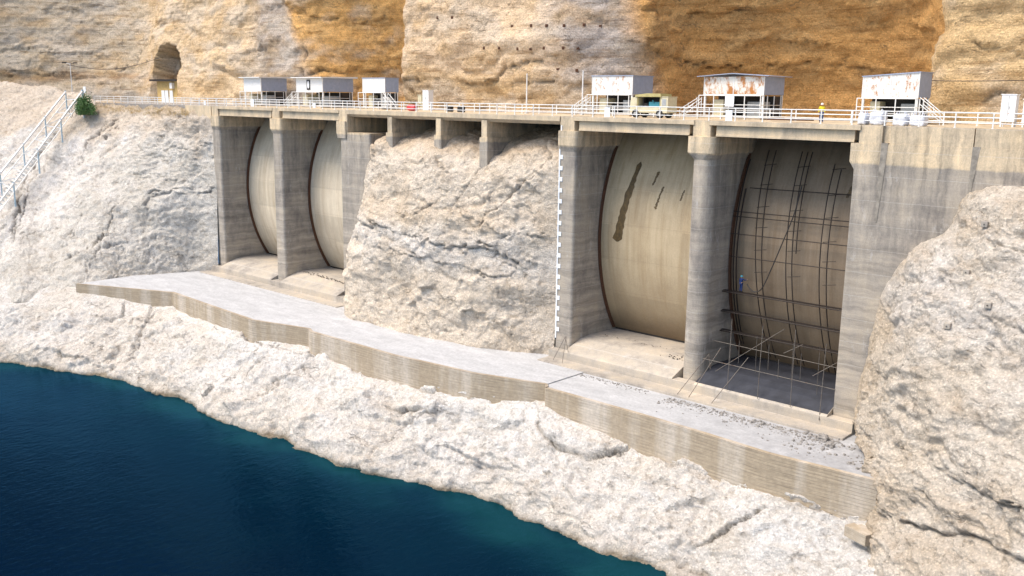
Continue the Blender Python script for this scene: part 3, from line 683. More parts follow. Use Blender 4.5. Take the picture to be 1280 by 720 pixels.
# sills (ogee crests) in the four bays
def sill(x0, x1, name_label, mat='sill'):
    prof = [(-1.2, ZA-.5), (-1.2, -27.15), (-1.05, -27.02), (-.2, -26.7), (.8, -26.3), (2., -25.95), (3.5, -25.8), (9.5, -25.95), (16, -27), (16, ZA-.5)]
    m = MB(); m.loft([[(x0, y, z) for y, z in prof], [(x1, y, z) for y, z in prof]])
    o = m.build('spillway_sill', mat); tag(o, name_label, 'spillway sill', 'concrete sills at the foot of the gates'); return o
sill(1.95, 17.45, 'clean pale sill in the leftmost bay')
sill(20.05, 34.95, 'pale sill with a line of dark debris, in the second bay from the left')
sill(78.72, 93.6, 'grey sill littered at the back, under the gate with the long brown streak')
sill(96.3, 110.85, 'sill under the scaffolded gate with a dark top', 'sill')
m = MB()
prof = [(-.9, -26.93), (-.2, -26.67), (.8, -26.27), (2., -25.92), (3.5, -25.77), (9.4, -25.92), (9.4, -25.99), (3.5, -25.86), (.8, -26.36), (-.2, -26.76), (-.9, -27.)]
m.loft([[(96.32, y, z) for y, z in prof], [(110.8, y, z) for y, z in prof]])
tag(m.build('dark_sill_layer', 'sill_dark'), 'dark layer covering the sill behind the scaffold rods', 'silt', kind='stuff')
for a, b, lb in ((-1.4, 37.4, 'pale concrete step along the foot of the two left bays'), (76.3, 113.4, 'pale concrete step along the foot of the two right bays')):
    m = MB(); m.loft([[(x, -3.2, ZA-1), (x, -3.2, ZA+.22), (x, -1.22, ZA+.24), (x, -1.21, ZA+1.12), (x, -.05, ZA+1.14), (x, -.05, ZA-1)] for x in (a, b)])
    tag(m.build('sill_step', 'sill', bevel=.03), lb, 'step', 'concrete steps below the sills')

# ------------------------------------------------------------------ piers
def outline(x0, x1, y0, y1, r, z, n=7):
    pts = []
    for k in range(n+1):
        a = math.pi+k/n*math.pi/2; pts.append((x0+r+math.cos(a)*r, y0+r+math.sin(a)*r, z))
    for k in range(n+1):
        a = math.pi*1.5+k/n*math.pi/2; pts.append((x1-r+math.cos(a)*r, y0+r+math.sin(a)*r, z))
    return pts+[(x1, y1, z), (x0, y1, z)]
PIERS = []
def pier(x0, x1, r, label, left=True, right=True, zb=-30, cap=0.0):
    rings = []; L = .34 if left else 0; Rr = .3 if right else 0
    shaft = lambda z: outline(x0, x1, 0, 19, r, z)
    corb = lambda z, k=1: outline(x0-L*k, x1+Rr*k, -.28*k, 19, min(r, .5), z)
    rings = [shaft(zb), shaft(-12), shaft(-3.95), corb(-3.25), corb(-1.62), outline(x0+.22, x1-.22, -.02, 19, .1, -1.6), outline(x0+.22, x1-.22, -.02, 19, .1, cap)]
    m = MB(); m.loft(rings)
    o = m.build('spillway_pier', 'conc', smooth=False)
    tag(o, label, 'pier', 'tall spillway piers'); PIERS.append(o); return o
pier(-.6, 1.9, .35, 'leftmost tall pier, stained grey, against the left rock face', left=False)
pier(17.5, 20, .4, 'grey stained pier between the two plain cream gates')
pier(76.1, 78.65, .35, 'pier carrying the white staff gauge, right of the central rock spur', left=False)
pier(93.7, 96.2, 1.15, 'round-nosed banded pier between the streaked gate and the scaffolded gate')
# abutment pier C
m = MB()
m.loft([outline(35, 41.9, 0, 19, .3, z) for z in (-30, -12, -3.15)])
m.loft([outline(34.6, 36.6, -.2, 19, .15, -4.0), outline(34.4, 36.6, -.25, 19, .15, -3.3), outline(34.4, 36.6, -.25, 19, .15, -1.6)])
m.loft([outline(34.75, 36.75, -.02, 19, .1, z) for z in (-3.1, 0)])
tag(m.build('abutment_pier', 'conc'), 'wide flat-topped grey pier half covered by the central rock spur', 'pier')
def small_pier(x0, zb, label):
    m = MB(); m.loft([outline(x0+.12, x0+1.08, .0, 14, .06, z) for z in (-2.9, -.72)])
    m.loft([outline(x0-.1, x0+1.3, -.12, 14, .08, z) for z in (zb, -2.85)])
    tag(m.build('road_support_pier', 'conc'), label, 'pier', 'short thin piers standing on the rock spur')
small_pier(45.5, -7.0, 'short thin pier on the rock spur, nearest the wide flat-topped pier')
small_pier(55.2, -6.4, 'short thin pier in the middle of the rock spur')
small_pier(63.5, -7.6, 'longest of the short thin piers, nearest the staff gauge')

# right abutment wall
m = MB(); m.loft([[(110.95, 0, z), (160, 0, z), (160, 19, z), (110.95, 19, z)] for z in (-30, -3.95)]
                 + [[(110.5, -.24, -3.25), (111.6, -.02, -3.25), (160, -.02, -3.25), (160, 19, -3.25), (110.5, 19, -3.25)][:0] or [(110.5, -.03, -3.25), (160, -.03, -3.25), (160, 19, -3.25), (110.5, 19, -3.25)],
                    [(110.5, -.03, -1.6), (160, -.03, -1.6), (160, 19, -1.6), (110.5, 19, -1.6)]])
m.box(111.2, 113.25, .02, 19, -1.6, 0); m.box(113.95, 120.85, .02, 19, -1.6, 0); m.box(120.95, 160, .02, 19, -1.6, 0); m.box(111.2, 160, .3, 18.9, -1.6, -.05)
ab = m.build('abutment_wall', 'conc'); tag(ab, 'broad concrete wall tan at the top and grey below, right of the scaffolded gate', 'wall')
for xx, zb in ((113.25, -8.5), (120.85, -5.5)):
    m = MB(); m.loft([[(xx+.05*math.sin(z*3), y, z), (xx+.62+.08*math.sin(z*2.1), y, z)] for y, z in ()] or [[(xx, -.05, zb), (xx+.2, -.05, zb), (xx+.2, .3, zb), (xx, .3, zb)], [(xx-.02, -.05, zb*.6), (xx+.42, -.05, zb*.6), (xx+.42, .3, zb*.6), (xx-.02, .3, zb*.6)], [(xx, -.05, -1.5), (xx+.62, -.05, -1.5), (xx+.62, .3, -1.5), (xx, .3, -1.5)]]); m.build('stained_channel', 'channel', ab)
# recess strips
m = MB(); m.box(-9.5, -.75, .1, .9, -2.1, .02); tag(m.build('parapet_wall', 'conc2', bevel=.03), 'short tan concrete wall on the rock at the far left end of the bridge', 'wall')

# ------------------------------------------------------------------ gates
def gy(z, off=0): return 26-math.sqrt((21+off)**2-(z+14)**2)
def gate(x0, x1, mat, label, seal_left=True):
    g = empty('radial_gate', ((x0+x1)/2, 6, -25.9), label, 'radial gate', 'curved steel spillway gates')
    zs_ = [-25.7+i*(24.6/48) for i in range(49)]
    m = MB(); prof = [(gy(z), z) for z in zs_]+[(gy(z)+.35, z) for z in zs_[::-1]]
    m.loft([[(x0+.12, y, z) for y, z in prof], [(x1-.12, y, z) for y, z in prof]])
    m.build('skin_plate', mat, g)
    for k, xx in enumerate((x0, x1)):
        s = 1 if k == 0 else -1
        m = MB()
        prof = [(gy(z, .38), z) for z in zs_]+[(gy(z)-.02, z) for z in zs_[::-1]]
        m.loft([[(xx+.012*s, y, z) for y, z in prof], [(xx+.20*s, y, z) for y, z in prof]])
        for i in range(120):
            z = -25.5+i*.2
            m.box(min(xx+.1*s, xx+.27*s), max(xx+.1*s, xx+.27*s), gy(z, .30), gy(z, .44), z-.045, z+.045)
        m.build('side_seal', 'rust', g)
    m = MB(); m.box(x0+.2, x1-.2, gy(-25.7)+.02, gy(-25.7)+.5, -25.93, -25.7); m.build('gap_shade_strip', 'dark', g)  # dark strip put in for the shade of the gap below the gate
    return g
gate(1.9, 17.5, 'gate_cream', 'plain cream curved gate in the leftmost bay, mostly hidden by its piers')
gate(20, 35, 'gate_cream', 'plain cream curved gate in the second bay, beside the wide flat-topped pier')
g3 = gate(78.65, 93.7, 'gate_tan', 'tan curved gate with a long brown streak, right of the staff gauge')
g4 = gate(96.2, 110.95, 'gate_dark', 'dark brown dirty curved gate behind scaffolding, rightmost')
def stain(parent, pts, w0, w1):          # run of dried oil, a thin raised film on the plate
    m = MB(); n = 26; L = []
    for i in range(n+1):
        t = i/n; z = pts[0][1]+(pts[1][1]-pts[0][1])*t; x = pts[0][0]+(pts[1][0]-pts[0][0])*t
        w = (w0+(w1-w0)*t)*(.8+.45*random.random())*(1 if 0 < i < n else .2); x += random.uniform(-.06, .06)
        L.append([(x-w/2, gy(z)-.02, z), (x+w/2, gy(z)-.02, z), (x+w/2, gy(z)+.1, z), (x-w/2, gy(z)+.1, z)])
    m.loft(L); m.build('stain', 'stain', parent)
stain(g3, [(82.8, -5.1), (81.2, -14.4)], .6, 1.15)
stain(g3, [(85.6, -6.0), (85.2, -7.6)], .35, .2); stain(g3, [(86.7, -7.6), (86.1, -10.2)], .22, .3); stain(g3, [(89.5, -7.8), (89.2, -9)], .15, .2)
stain(g4, [(108.3, -6.0), (107.9, -7.2)], .5, .3)

# ------------------------------------------------------------------ bridge
br = empty('road_bridge', (55, 8, 0), 'long tan concrete road bridge crossing the tops of all the piers', 'bridge')
for a, b in ((1.5, 17.9), (19.7, 34.9), (78.3, 94.1), (95.8, 111.3)): m = MB(); m.box(a, b, -.12, 16, -.45, 0); m.build('deck_slab', 'conc2', br)
m = MB()
m.loft([[(x, -.12, 0), (x, 16, 0), (x, 16, -.7), (x, .5, -.95), (x, -.12, -.55)] for x in (36.75, 76.3)]); m.build('deck_slab', 'conc2', br)
for a, b in ((1.7, 17.2), (20.3, 34.5), (78.9, 93.4), (96.5, 110.7)):
    m = MB(); m.box(a, b, .22, .75, -1.52, -.46); m.box(a, b, .16, .8, -1.55, -1.35); m.build('girder', 'conc2', br, bevel=.02)
    for yy in (4.5, 9, 13.5):
        m = MB(); m.box(a, b, yy, yy+.5, -1.5, -.46); m.build('girder', 'conc2', br)

# railings
def railing(y, x0, x1, step, label, h=1.25, mat='white', skip=()):
    o = empty('railing', ((x0+x1)/2, y, 0), label, 'railing')
    n = int((x1-x0)/step)
    for i in range(n+1):
        x = x0+i*step; m = MB(); m.box(x-.045, x+.045, y-.045, y+.045, -.02, h); m.box(x-.09, x+.09, y-.09, y+.09, 0, .03); m.build('post', mat, o)
    for z, r in ((h, .05), (h*.68, .035), (h*.32, .045)):
        m = MB(); m.tube([(x0+i*step, y, z+.012*math.sin(i*1.7)) for i in range(n+1)], r, 6); m.build('rail', mat, o)
    return o
railing(.18, -46, 158, 2.95, 'white pipe railing along the front edge of the bridge above the piers')
railing(9.0, -44, 158, 2.95, 'second white pipe railing on the far side of the road in front of the huts', 1.15)

# ------------------------------------------------------------------ hoist huts on legs
def hut(x0, w, y0, dep, z0, z1, label, face, side, roof, stair=1, slopy=0):
    t = empty('hoist_hut', (x0+w/2, y0+dep/2, 0), label, 'hoist hut', 'sheet metal hoist huts on legs beside the road')
    x1, y1 = x0+w, y0+dep
    m = MB(); th = .08; zl, zr = z1, z1+slopy
    m.loft([[(x0, y0, z0), (x1, y0, z0), (x1, y0, zr), (x0, y0, zl)], [(x0, y0+th, z0), (x1, y0+th, z0), (x1, y0+th, zr), (x0, y0+th, zl)]]); m.build('front_panel', face, t)
    m = MB(); m.loft([[(x1-th, y0+th, z0), (x1, y0+th, z0), (x1, y1, z0), (x1-th, y1, z0)], [(x1-th, y0+th, zr), (x1, y0+th, zr), (x1, y1, zr), (x1-th, y1, zr)]]); m.build('side_panel', side, t)
    m = MB(); m.box(x0, x0+th, y0+th, y1, z0, zl); m.build('side_panel', side, t)
    m = MB(); m.box(x0+th, x1-th, y1-th, y1, z0, z1); m.build('back_panel', side, t)
    m = MB()   # corner trims and panel seams
    for xx in (x0-.02, x0+w*.5-.02, x1-.06): m.box(xx, xx+.08, y0-.03, y0-.002, z0, (zl+(zr-zl)*(xx-x0)/w))
    m.box(x0, x1, y0-.04, y0-.003, z0-.08, z0+.04); m.build('trim', 'white', t)
    m = MB()
    if roof == 'flat': m.loft([[(x0-.6, y0-.7, z1+.02), (x1+.6, y0-.7, z1+.02), (x1+.6, y1+.5, z1+.02), (x0-.6, y1+.5, z1+.02)], [(x0-.6, y0-.7, z1+.16), (x1+.6, y0-.7, z1+.16), (x1+.6, y1+.5, z1+.32), (x0-.6, y1+.5, z1+.32)]])
    elif roof == 'gable':
        xm = (x0+x1)/2
        m.loft([[(x0-.7, y, z1+.02), (xm, y, z1+.3), (x1+.7, y, z1+.02), (x1+.7, y, z1+.08), (xm, y, z1+.38), (x0-.7, y, z1+.08)] for y in (y0-.5, y1+.4)])
    else: m.loft([[(x0-.1, y0-.1, zl+.01), (x1+.1, y0-.1, zr+.01), (x1+.1, y1+.1, zr+.01), (x0-.1, y1+.1, zl+.01)], [(x0-.1, y0-.1, zl+.1), (x1+.1, y0-.1, zr+.1), (x1+.1, y1+.1, zr+.1), (x0-.1, y1+.1, zl+.1)]])
    m.build('roof', 'white' if roof == 'flat' else 'side_shade_roof', t)
    for xx in (x0+.12, x1-.12):
        for yy in (y0+.15, y1-.2):
            m = MB(); m.box(xx-.1, xx+.1, yy-.1, yy+.1, 0, z0); m.build('leg', 'white', t)
    m = MB(); m.box(x0-.3, x1+.3, y0-.9, y1, .0, .28); m.build('base', 'conc2', t)
    m = MB()
    n = max(3, int(w/1.5))
    for i in range(n+1):
        xx = x0-.1+(w+.2)*i/n; m.box(xx-.04, xx+.04, y0-.85, y0-.77, .28, z0-.1)
    for z in (1.55, .95): m.tube([(x0-.1, y0-.81, z), (x1+.1, y0-.81, z)], .04)
    ns = 3
    for i in range(1, ns+1):
        yy = y0-.81+(dep)*i/ns; m.box(x1+.06, x1+.14, yy-.04, yy+.04, .28, z0-.1)
    for z in (1.55, .95): m.tube([(x1+.1, y0-.81, z), (x1+.1, y1-.8, z)], .04)
    m.tube([(x0-.1, y0-.81, z0-.12), (x1+.1, y0-.81, z0-.12)], .05)
    m.build('guard_rail', 'white', t)
    # hoist machinery between the legs
    m = MB(); m.box(x0+w*.12, x0+w*.3, y0+.6, y1-1, .28, 2.1); m.build('gearbox', 'cream', t, bevel=.05)
    m = MB(); m.tube([(x0+w*.32, y0+dep*.5, 1.1), (x0+w*.62, y0+dep*.5, 1.1)], .55, 14); m.build('hoist_drum', 'dark', t)
    m = MB(); m.box(x0+.25, x1-.05, y0+dep*.62, y1-.05, .28, z0-.15); m.build('machine_enclosure', 'dark', t)
    m = MB(); m.box(x0+w*.66, x0+w*.92, y0+dep*.25, y0+dep*.6, .28, 1.9); m.build('motor_cabinet', 'grey', t, bevel=.04)
    if stair:
        sx = x0-.3 if stair < 0 else x1+.5; e = -2.2 if stair < 0 else 2.0
        m = MB()
        for yy in (y0-.85, y0+.1):
            m.tube([(sx, yy, 2.5 if stair > 0 else 2.2), (sx+e, yy, .95)], .045); m.tube([(sx, yy, 1.9), (sx+e, yy, .35)], .045); m.tube([(sx, yy, 2.35), (sx, yy, .1)], .045); m.tube([(sx+e, yy, .95), (sx+e, yy, 0)], .045)
            m.tube([(sx+e*.5, yy, 1.7), (sx+e*.5, yy, .6)], .035)
        for i in range(6): m.box(min(sx+e*i/6, sx+e*(i+1)/6), max(sx+e*i/6, sx+e*(i+1)/6), y0-.8, y0+.05, 1.2-i*.2, 1.24-i*.2)
        m.build('stair', 'white', t)
    return t
hut(-6.3, 5.5, 10, 5.3, 2.62, 4.85, 'white hut, sides coloured as in bluish shade, with a wide flat roof, farthest left of all', 'white', 'side_shade_roof', 'flat', 0)
h2 = hut(9.9, 7.4, 10, 6.2, 2.6, 4.75, 'white hut, sides coloured as in bluish shade, with a dark framed oval panel on its front', 'white', 'side_shade_roof', 'flat', -1)
hut(27.7, 5.4, 10, 2.7, 2.6, 4.65, 'small white hut, sides coloured as in bluish shade, at the edge of the pale cliff bulge', 'white', 'side_shade_roof', 'shed', 1)
hut(72.9, 6.1, 10, 4.2, 2.6, 4.7, 'white hut with a few rust spots, behind the cream machine', 'white_spot', 'side_shade_roof', 'shed', -1)
h5 = hut(88.8, 7.4, 10, 4.5, 2.65, 4.55, 'heavily rusted white hut with a low gable roof', 'white_rust', 'side_shade_roof', 'gable', -1)
hut(106.9, 5.5, 10, 3.2, 2.5, 4.45, 'white hut with a sloping roofline and small rust patches, rightmost', 'white_spot', 'side_shade_roof', 'shed', 1, .38)
m = MB(); m.box(12.95, 13.9, 9.93, 9.985, 2.85, 4.5); m.build('panel_frame', 'dark', h2)
m = MB(); m.loft([[(13.42+.28*math.cos(a*math.tau/20), y, 3.68+.62*math.sin(a*math.tau/20)) for a in range(20)] for y in (9.90, 9.93)]); m.build('oval_panel', 'board', h2)

def board(x, y, z0, z1, w, label, leg=0):
    t = empty('notice_board', (x, y, z0), label, 'notice board', 'blank white boards fixed along the road railings')
    m = MB(); m.box(x-w/2, x+w/2, y-.03, y+.0, z0, z1); m.build('board', 'board', t, bevel=.008)
    m = MB(); m.box(x-w/2+.05, x+w/2-.05, y+.001, y+.05, z0+.05, z1-.05); m.build('bracket', 'galv', t)
board(12.2, .08, .1, 1.2, .85, 'small white board on the front railing below the hut with the oval panel')
board(28.8, .08, .15, .8, .7, 'small white board on the front railing, near the small hut by the pale bulge')
board(-2.6, .08, .1, .8, .6, 'small white board on the front railing, below the farthest left hut')
board(82.9, .08, .05, 1.1, .75, 'white board on the front railing, just left of the cream machine')
board(97.9, .08, .02, 1.05, .75, 'white board on the front railing below the rusted hut')
board(92.7, 9.0, 1.35, 2.5, 1.1, 'large square white board raised under the front of the rusted hut')
board(-46.2, -1.5, 1.9, 3.1, 1.2, 'white board standing at the road end right of the bush')

# lamp posts
def lamp(x, y, h, label, arm):
    t = empty('street_lamp', (x, y, 0), label, 'street lamp', 'white poles along the road')
    m = MB(); m.tube([(x, y, 0), (x, y, h)], .10, 8, .07); m.build('pole', 'white', t)
    m = MB(); m.box(x-.2, x+.2, y-.2, y+.2, 0, .12); m.build('base_plate', 'white', t)
    if arm:
        m = MB(); m.tube([(x, y, h-.2), (x-.9, y-.5, h+.1)], .05); m.build('arm', 'white', t)
        m = MB(); m.loft([outline(x-2.3, x-.8, y-.85, y-.25, .2, z) for z in (h+.05, h+.28)]); m.build('lamp_head', 'dark', t)
        m = MB(); m.tube([(x, y, h-.2), (x+1.2, y+.4, h+.05)], .05); m.box(x+1.0, x+2.0, y+.2, y+.7, h, h+.18); m.build('lamp_head', 'dark', t)
lamp(-63.0, 3.0, 8.0, 'white lamp post with dark lamp heads by the top of the stairway', True)
lamp(62.6, 9.4, 5.1, 'plain white pole behind the road, left one of two before the pale bulge', False)
lamp(71.9, 9.4, 5.4, 'plain white pole behind the road, next to the hut with a few rust spots', False)
# overhead cable from the lamp to the cliff, and one along the right bulge
m = MB(); a = Vector((-62.9, 3.2, 7.7)); b = Vector((-47, 16, 9.3))
m.tube([a.lerp(b, i/14)+Vector((0, -1.0, -1.6*math.sin(math.pi*i/14)))*1 for i in range(15)], .05, 5)
tag(m.build('overhead_cable', 'dark'), 'thin dark cable sagging from the lamp post to the cliff', 'cable')
m = MB(); m.tube([(110+i*4, 13.2, 4.2-.1*math.sin(i)) for i in range(12)], .035, 5)
tag(m.build('cliff_cable', 'dark'), 'thin cable strung across the cliff right of the rightmost hut', 'cable')

# adit portal
t = empty('tunnel_portal', (-48.6, 19.4, 0), 'tan door wall with a dark lintel inside the arched cliff tunnel', 'tunnel portal')
m = MB(); m.box(-54.5, -42.8, 16.2, 17.2, 4.55, 4.95); m.build('lintel', 'dark', t)
m = MB(); m.box(-53.3, -42.9, 17.3, 17.7, -.1, 4.5); m.build('wall', 'wood', t)
m = MB(); m.box(-54.5, -42.7, 17.2, 21, 4.9, 10.5); m.build('infill', 'stone', t) if False else None
m = MB()
for xx in (-51.2, -49.6, -47.6): m.box(xx, xx+1.3, 17.15, 17.28, 0, 2.6)
m.build('door', 'board', t)
m = MB(); m.box(-46.6, -45.6, 16.7, 17.29, 3.0, 4.2); m.build('air_conditioner', 'white', t)

# cabinets
def cabinet(x, y, w, d, h, label, legs=0, z0=0, mat='board'):
    t = empty('electrical_cabinet', (x, y, 0), label, 'electrical cabinet', 'cabinets at the foot of the cliff')
    m = MB(); m.box(x, x+w, y, y+d, z0+legs, z0+h); m.build('body', mat, t, bevel=.03)
    m = MB(); m.box(x-.06, x+w+.06, y-.06, y+d+.06, z0+h+.002, z0+h+.07); m.build('roof', mat, t)
    m = MB(); m.box(x+w*.48, x+w*.52, y-.012, y-.001, z0+legs+.1, z0+h-.1); m.box(x+w*.56, x+w*.6, y-.05, y-.012, z0+h*.55, z0+h*.65); m.build('handle', 'grey', t)
    if legs:
        for xx in (x+.05, x+w-.15):
            for yy in (y+.05, y+d-.15):
                m = MB(); m.box(xx, xx+.1, yy, yy+.1, z0, z0+legs); m.build('leg', mat, t)
cabinet(38.7, 12.6, 1.3, 1, 2.9, 'tall white cabinet against the pale bulge, right of the small hut')
cabinet(37.4, 12.8, .8, .6, 2.2, 'small white cabinet left of a tall one against the pale bulge', .9, mat='cream')
cabinet(120.2, 8.6, 1.2, .9, 2.8, 'tall white cabinet on legs near the right edge, behind the railing', .45)
cabinet(121.9, 9.0, 1.2, .9, 2.4, 'squat white cabinet at the very right edge', .3)

# cream machine on the road
x0, x1, y0, y1 = 82.9, 87.9, 4.2, 6.1
t = empty('road_machine', (85.4, 5.1, 0), 'cream wheeled machine with a yellow canopy parked left of the rusted hut', 'machine')
m = MB(); m.box(x0, x1, y0, y1, .55, 1.15); m.build('chassis', 'cream', t, bevel=.05)
m = MB(); m.loft([[(x0, y, 1.16), (x0+.95, y, 1.16), (x0+.95, y, 2.25), (x0+.12, y, 2.2)] for y in (y0, y1)]); m.build('engine_cover', 'cream', t, bevel=.04)
m = MB(); m.box(x1-.95, x1, y0+.05, y1-.05, 1.16, 2.25); m.box(x1-1, x1+.05, y0, y1, 2.252, 2.33); m.build('tank_box', 'cream', t, bevel=.03)
m = MB(); m.box(x1-.75, x1-.2, y0+.03, y0+.049, 1.35, 2.05); m.build('grille', 'grey', t)
m = MB(); m.loft([[(x0+.7, y, 2.28), (x1-.8, y, 2.28), (x1-.85, y, 2.62), (x0+2.4, y, 2.66), (x0+.8, y, 2.5)] for y in (y0-.1, y1+.1)]); m.build('canopy', 'yellow', t)
m = MB(); m.box(x0+1.0, x1-1.0, y1-.4, y1-.3, 1.16, 2.3); m.build('interior_shade_panel', 'dark', t)  # dark sheet put in for the shaded interior under the canopy
for xx in (x0+1.0, x1-1.05):
    for yy in (y0+.05, y1-.12): m = MB(); m.box(xx, xx+.07, yy, yy+.07, 1.16, 2.28); m.build('canopy_post', 'yellow', t)
m = MB(); m.box(x0+2.2, x0+3.9, y0+.5, y1-.5, 1.16, 1.75); m.tube([(x0+2.9, y0+.45, 1.6), (x0+2.9, y0+.2, 1.95)], .05); m.build('engine', 'teal', t, bevel=.06)
m = MB(); m.box(x0+1.3, x0+2.0, y0+.6, y1-.6, 1.16, 1.6); m.box(x0+1.3, x0+1.45, y0+.6, y1-.6, 1.6, 2.1); m.build('seat', 'dark', t, bevel=.04)
for xx in (x0+.8, x1-1.0):
    for yy in (y0-.05, y1-.25):
        m = MB(); m.tube([(xx, yy, .45), (xx, yy+.3, .45)], .45, 18); w = m.build('wheel', 'tyre', t); 
        m = MB(); m.tube([(xx, yy-.01, .45), (xx, yy+.31, .45)], .2, 12); r = m.build('rim', 'grey'); r.parent = w; r.data.transform(Matrix.Translation(-t.location))

# white bulk bags by the rightmost hut
def blob(name, mat, c, s, parent=None, seed=0, sub=3, amp=.12, sq=2.6):
    bm = bmesh.new(); bmesh.ops.create_cube(bm, size=2); bmesh.ops.subdivide_edges(bm, edges=bm.edges, cuts=7, use_grid_fill=True)
    for v in bm.verts:
        p = v.co; n = (abs(p.x)**sq+abs(p.y)**sq+abs(p.z)**sq)**(1/sq); p = p/n
        a = np.array([[p.x*1.7+seed*3.1, p.y*1.7, p.z*1.7]]); f = 1+amp*float(fbm(a, 3, seed)[0])
        v.co = Vector((c[0]+p.x*s[0]*f, c[1]+p.y*s[1]*f, c[2]+p.z*s[2]*f))
    me = bpy.data.meshes.new(name); bm.to_mesh(me); bm.free(); me.materials.append(MT[mat]); me.polygons.foreach_set('use_smooth', [True]*len(me.polygons))
    o = bpy.data.objects.new(name, me); COL.objects.link(o)
    if parent: o.parent = parent
    return o
for i, (xx, w, h, lb) in enumerate([(110.7, .36, .52, 'narrow white bulk bag behind the railing, leftmost under the rightmost hut'), (112.0, .62, .58, 'tall white bulk bag behind the railing, second from the left under the rightmost hut'), (114.1, .58, .50, 'white bulk bag behind the railing, third from the left under the rightmost hut'), (115.6, .62, .46, 'low white bulk bag behind the railing, rightmost under the rightmost hut')]):
    b = blob('bulk_bag', 'bag', (xx, 1.9, h*.98), (w, .62, h), seed=i+1, amp=.14, sq=7)
    m = MB()
    for sx in (-.6, .6): m.tube([(xx+sx*w, 1.5, h*1.9), (xx+sx*w, 1.6, h*2+.22), (xx+sx*w*.8, 1.9, h*2+.26), (xx+sx*w, 2.2, h*1.9)], .035, 5)
    m.build('lifting_loop', 'bag').parent = b
    tag(b, lb, 'bulk bag', 'white bags stacked on the road')

# bits on the road
tag(blob('barrel_cover', 'red', (45.0, 5, .45), (.9, .5, .45), seed=9, amp=.1), 'low red tarpaulin bundle on the road, below the pale bulge', 'tarpaulin')
for xx, w, lb in ((54.4, .7, 'left of two small dark boxes on the road below the pale bulge'), (56.4, .9, 'right of two small dark boxes on the road below the pale bulge')):
    t = empty('equipment_box', (xx, 3, 0), lb, 'box'); m = MB(); m.box(xx, xx+w, 2.8, 3.4, .08, .75); m.build('body', 'dark', t, bevel=.04); m = MB(); m.box(xx-.05, xx+w+.05, 2.75, 3.45, .752, .84); m.build('lid', 'grey', t, bevel=.02)
m = MB()
for i in range(9): m.tube([(100.3+i*.02, 3.4+i*.14, .2+.1*(i % 2)), (104.4+.1*(i % 3), 3.5+i*.14, .22+.1*(i % 2))], .07, 6)
tag(m.build('pipe_stack', 'rust'), 'low stack of rusty pipes on the road left of the man in the yellow vest', 'pipes')

# ------------------------------------------------------------------ staff gauge
t = empty('staff_gauge', (76.5, -.1, -26), 'long white water level gauge strip with square marks down the pier', 'staff gauge')
m = MB(); m.box(76.30, 76.46, -.09, -.012, -26.0, -3.3)
m.box(76.52, 76.66, -.10, -.03, -3.2, -1.0); m.build('strip', 'board', t)
for i in range(17):
    z = -4.6-i*1.27
    m = MB(); m.box(76.465, 76.84, -.075, -.012, z-.24, z+.24); m.build('mark', 'board', t)
t2 = empty('bar_gauge', (110.9, -.1, -20), 'x', 'x') if False else None

# ------------------------------------------------------------------ scaffolding
t = empty('scaffold', (103.5, 3.5, -26), 'rusty pipe scaffolding covering the dark gate in the rightmost bay', 'scaffold')
def gate_pipe(xa, xb, za, zb, off, r=.032, mat='pipe', name='upright'):
    n = 18; m = MB()
    m.tube([(xa+(xb-xa)*i/n, gy(za+(zb-za)*i/n)-off, za+(zb-za)*i/n) for i in range(n+1)], r, 5); m.build(name, mat, t)
for xa, xb, za, zb in ((98.7, 100.5, -3, -25), (99.5, 101.1, -3, -25), (102.4, 103.6, -3, -25.2), (103.0, 104.3, -3, -25.2), (103.5, 104.0, -3, -13), (106.2, 107.0, -4, -25.4), (107.0, 107.7, -4.5, -25.4), (96.9, 97.2, -4, -24), (97.35, 97.5, -7, -24), (109.8, 109.2, -8, -12)):
    gate_pipe(xa, xb, za, zb, .85, .055 if xa > 97.4 else .08)
for z in (-6.9, -9.4, -9.9, -11.7, -14.1):
    m = MB(); m.tube([(96.5 if z < -9 else 97.8, gy(z)-.9, z), (110.7, gy(z)-.9, z+.12)], .05, 5); m.build('ledger', 'pipe', t)
for z in (-17.75, -19.9, -22.05):
    m = MB(); m.box(96.25, 109.6, 3.75, 4.2, z-.06, z); m.tube([(96.25, 3.6, z-.12), (110.6, 3.6, z-.12)], .06); m.build('plank', 'pipe', t)
rx = random.Random(3)
for xa in (99.2, 102.9, 106.6):
    z = -4.5
    while z > -17:
        xx = xa+(-3-z)*.08
        m = MB(); m.tube([(xx-.55, gy(z)-1.0, z-.05), (xx+.75, gy(z)-.85, z+.15)], .035, 5); m.build('coupler_bar', 'pipe', t); z -= rx.uniform(1.8, 2.6)
for a, b in (((99.1, 1, -20), (100.3, -1.3, -26.9)), ((102.6, 1, -19.9), (103.7, -1.3, -27)), ((106.1, 1, -19.9), (107.2, -1.3, -27)), ((109.3, 1, -20.7), (110.2, -1.3, -27.6))):
    m = MB(); m.tube([a, b], .035, 5); m.build('upright', 'galv', t)
for a, b in (((98., 1, -23.3), (96.8, -2.9, -28.1)), ((96.6, 1, -24.3), (95.4, -2.9, -28.1)), ((101.2, 1, -23.7), (99.5, -2.9, -28.1)), ((96.5, 1.2, -24.2), (98.0, -.9, -25.2)), ((97.4, 1.2, -26), (103.3, 4.3, -20.9)), ((108.4, .5, -24), (110.4, 1.5, -22.4)), ((104.5, 2, -22.8), (106, 3, -21.8))):
    m = MB(); m.tube([a, b], .035, 5); m.build('brace', 'galv', t)
for a, b in (((96.5, -.1, -24.5), (111, 0, -24.7)), ((96.3, 1.8, -22.9), (110.9, 1.8, -23.1)), ((96.3, 2.8, -23.2), (110.9, 2.8, -23.4))):
    m = MB(); m.tube([a, b], .035, 5); m.build('ledger', 'galv', t)
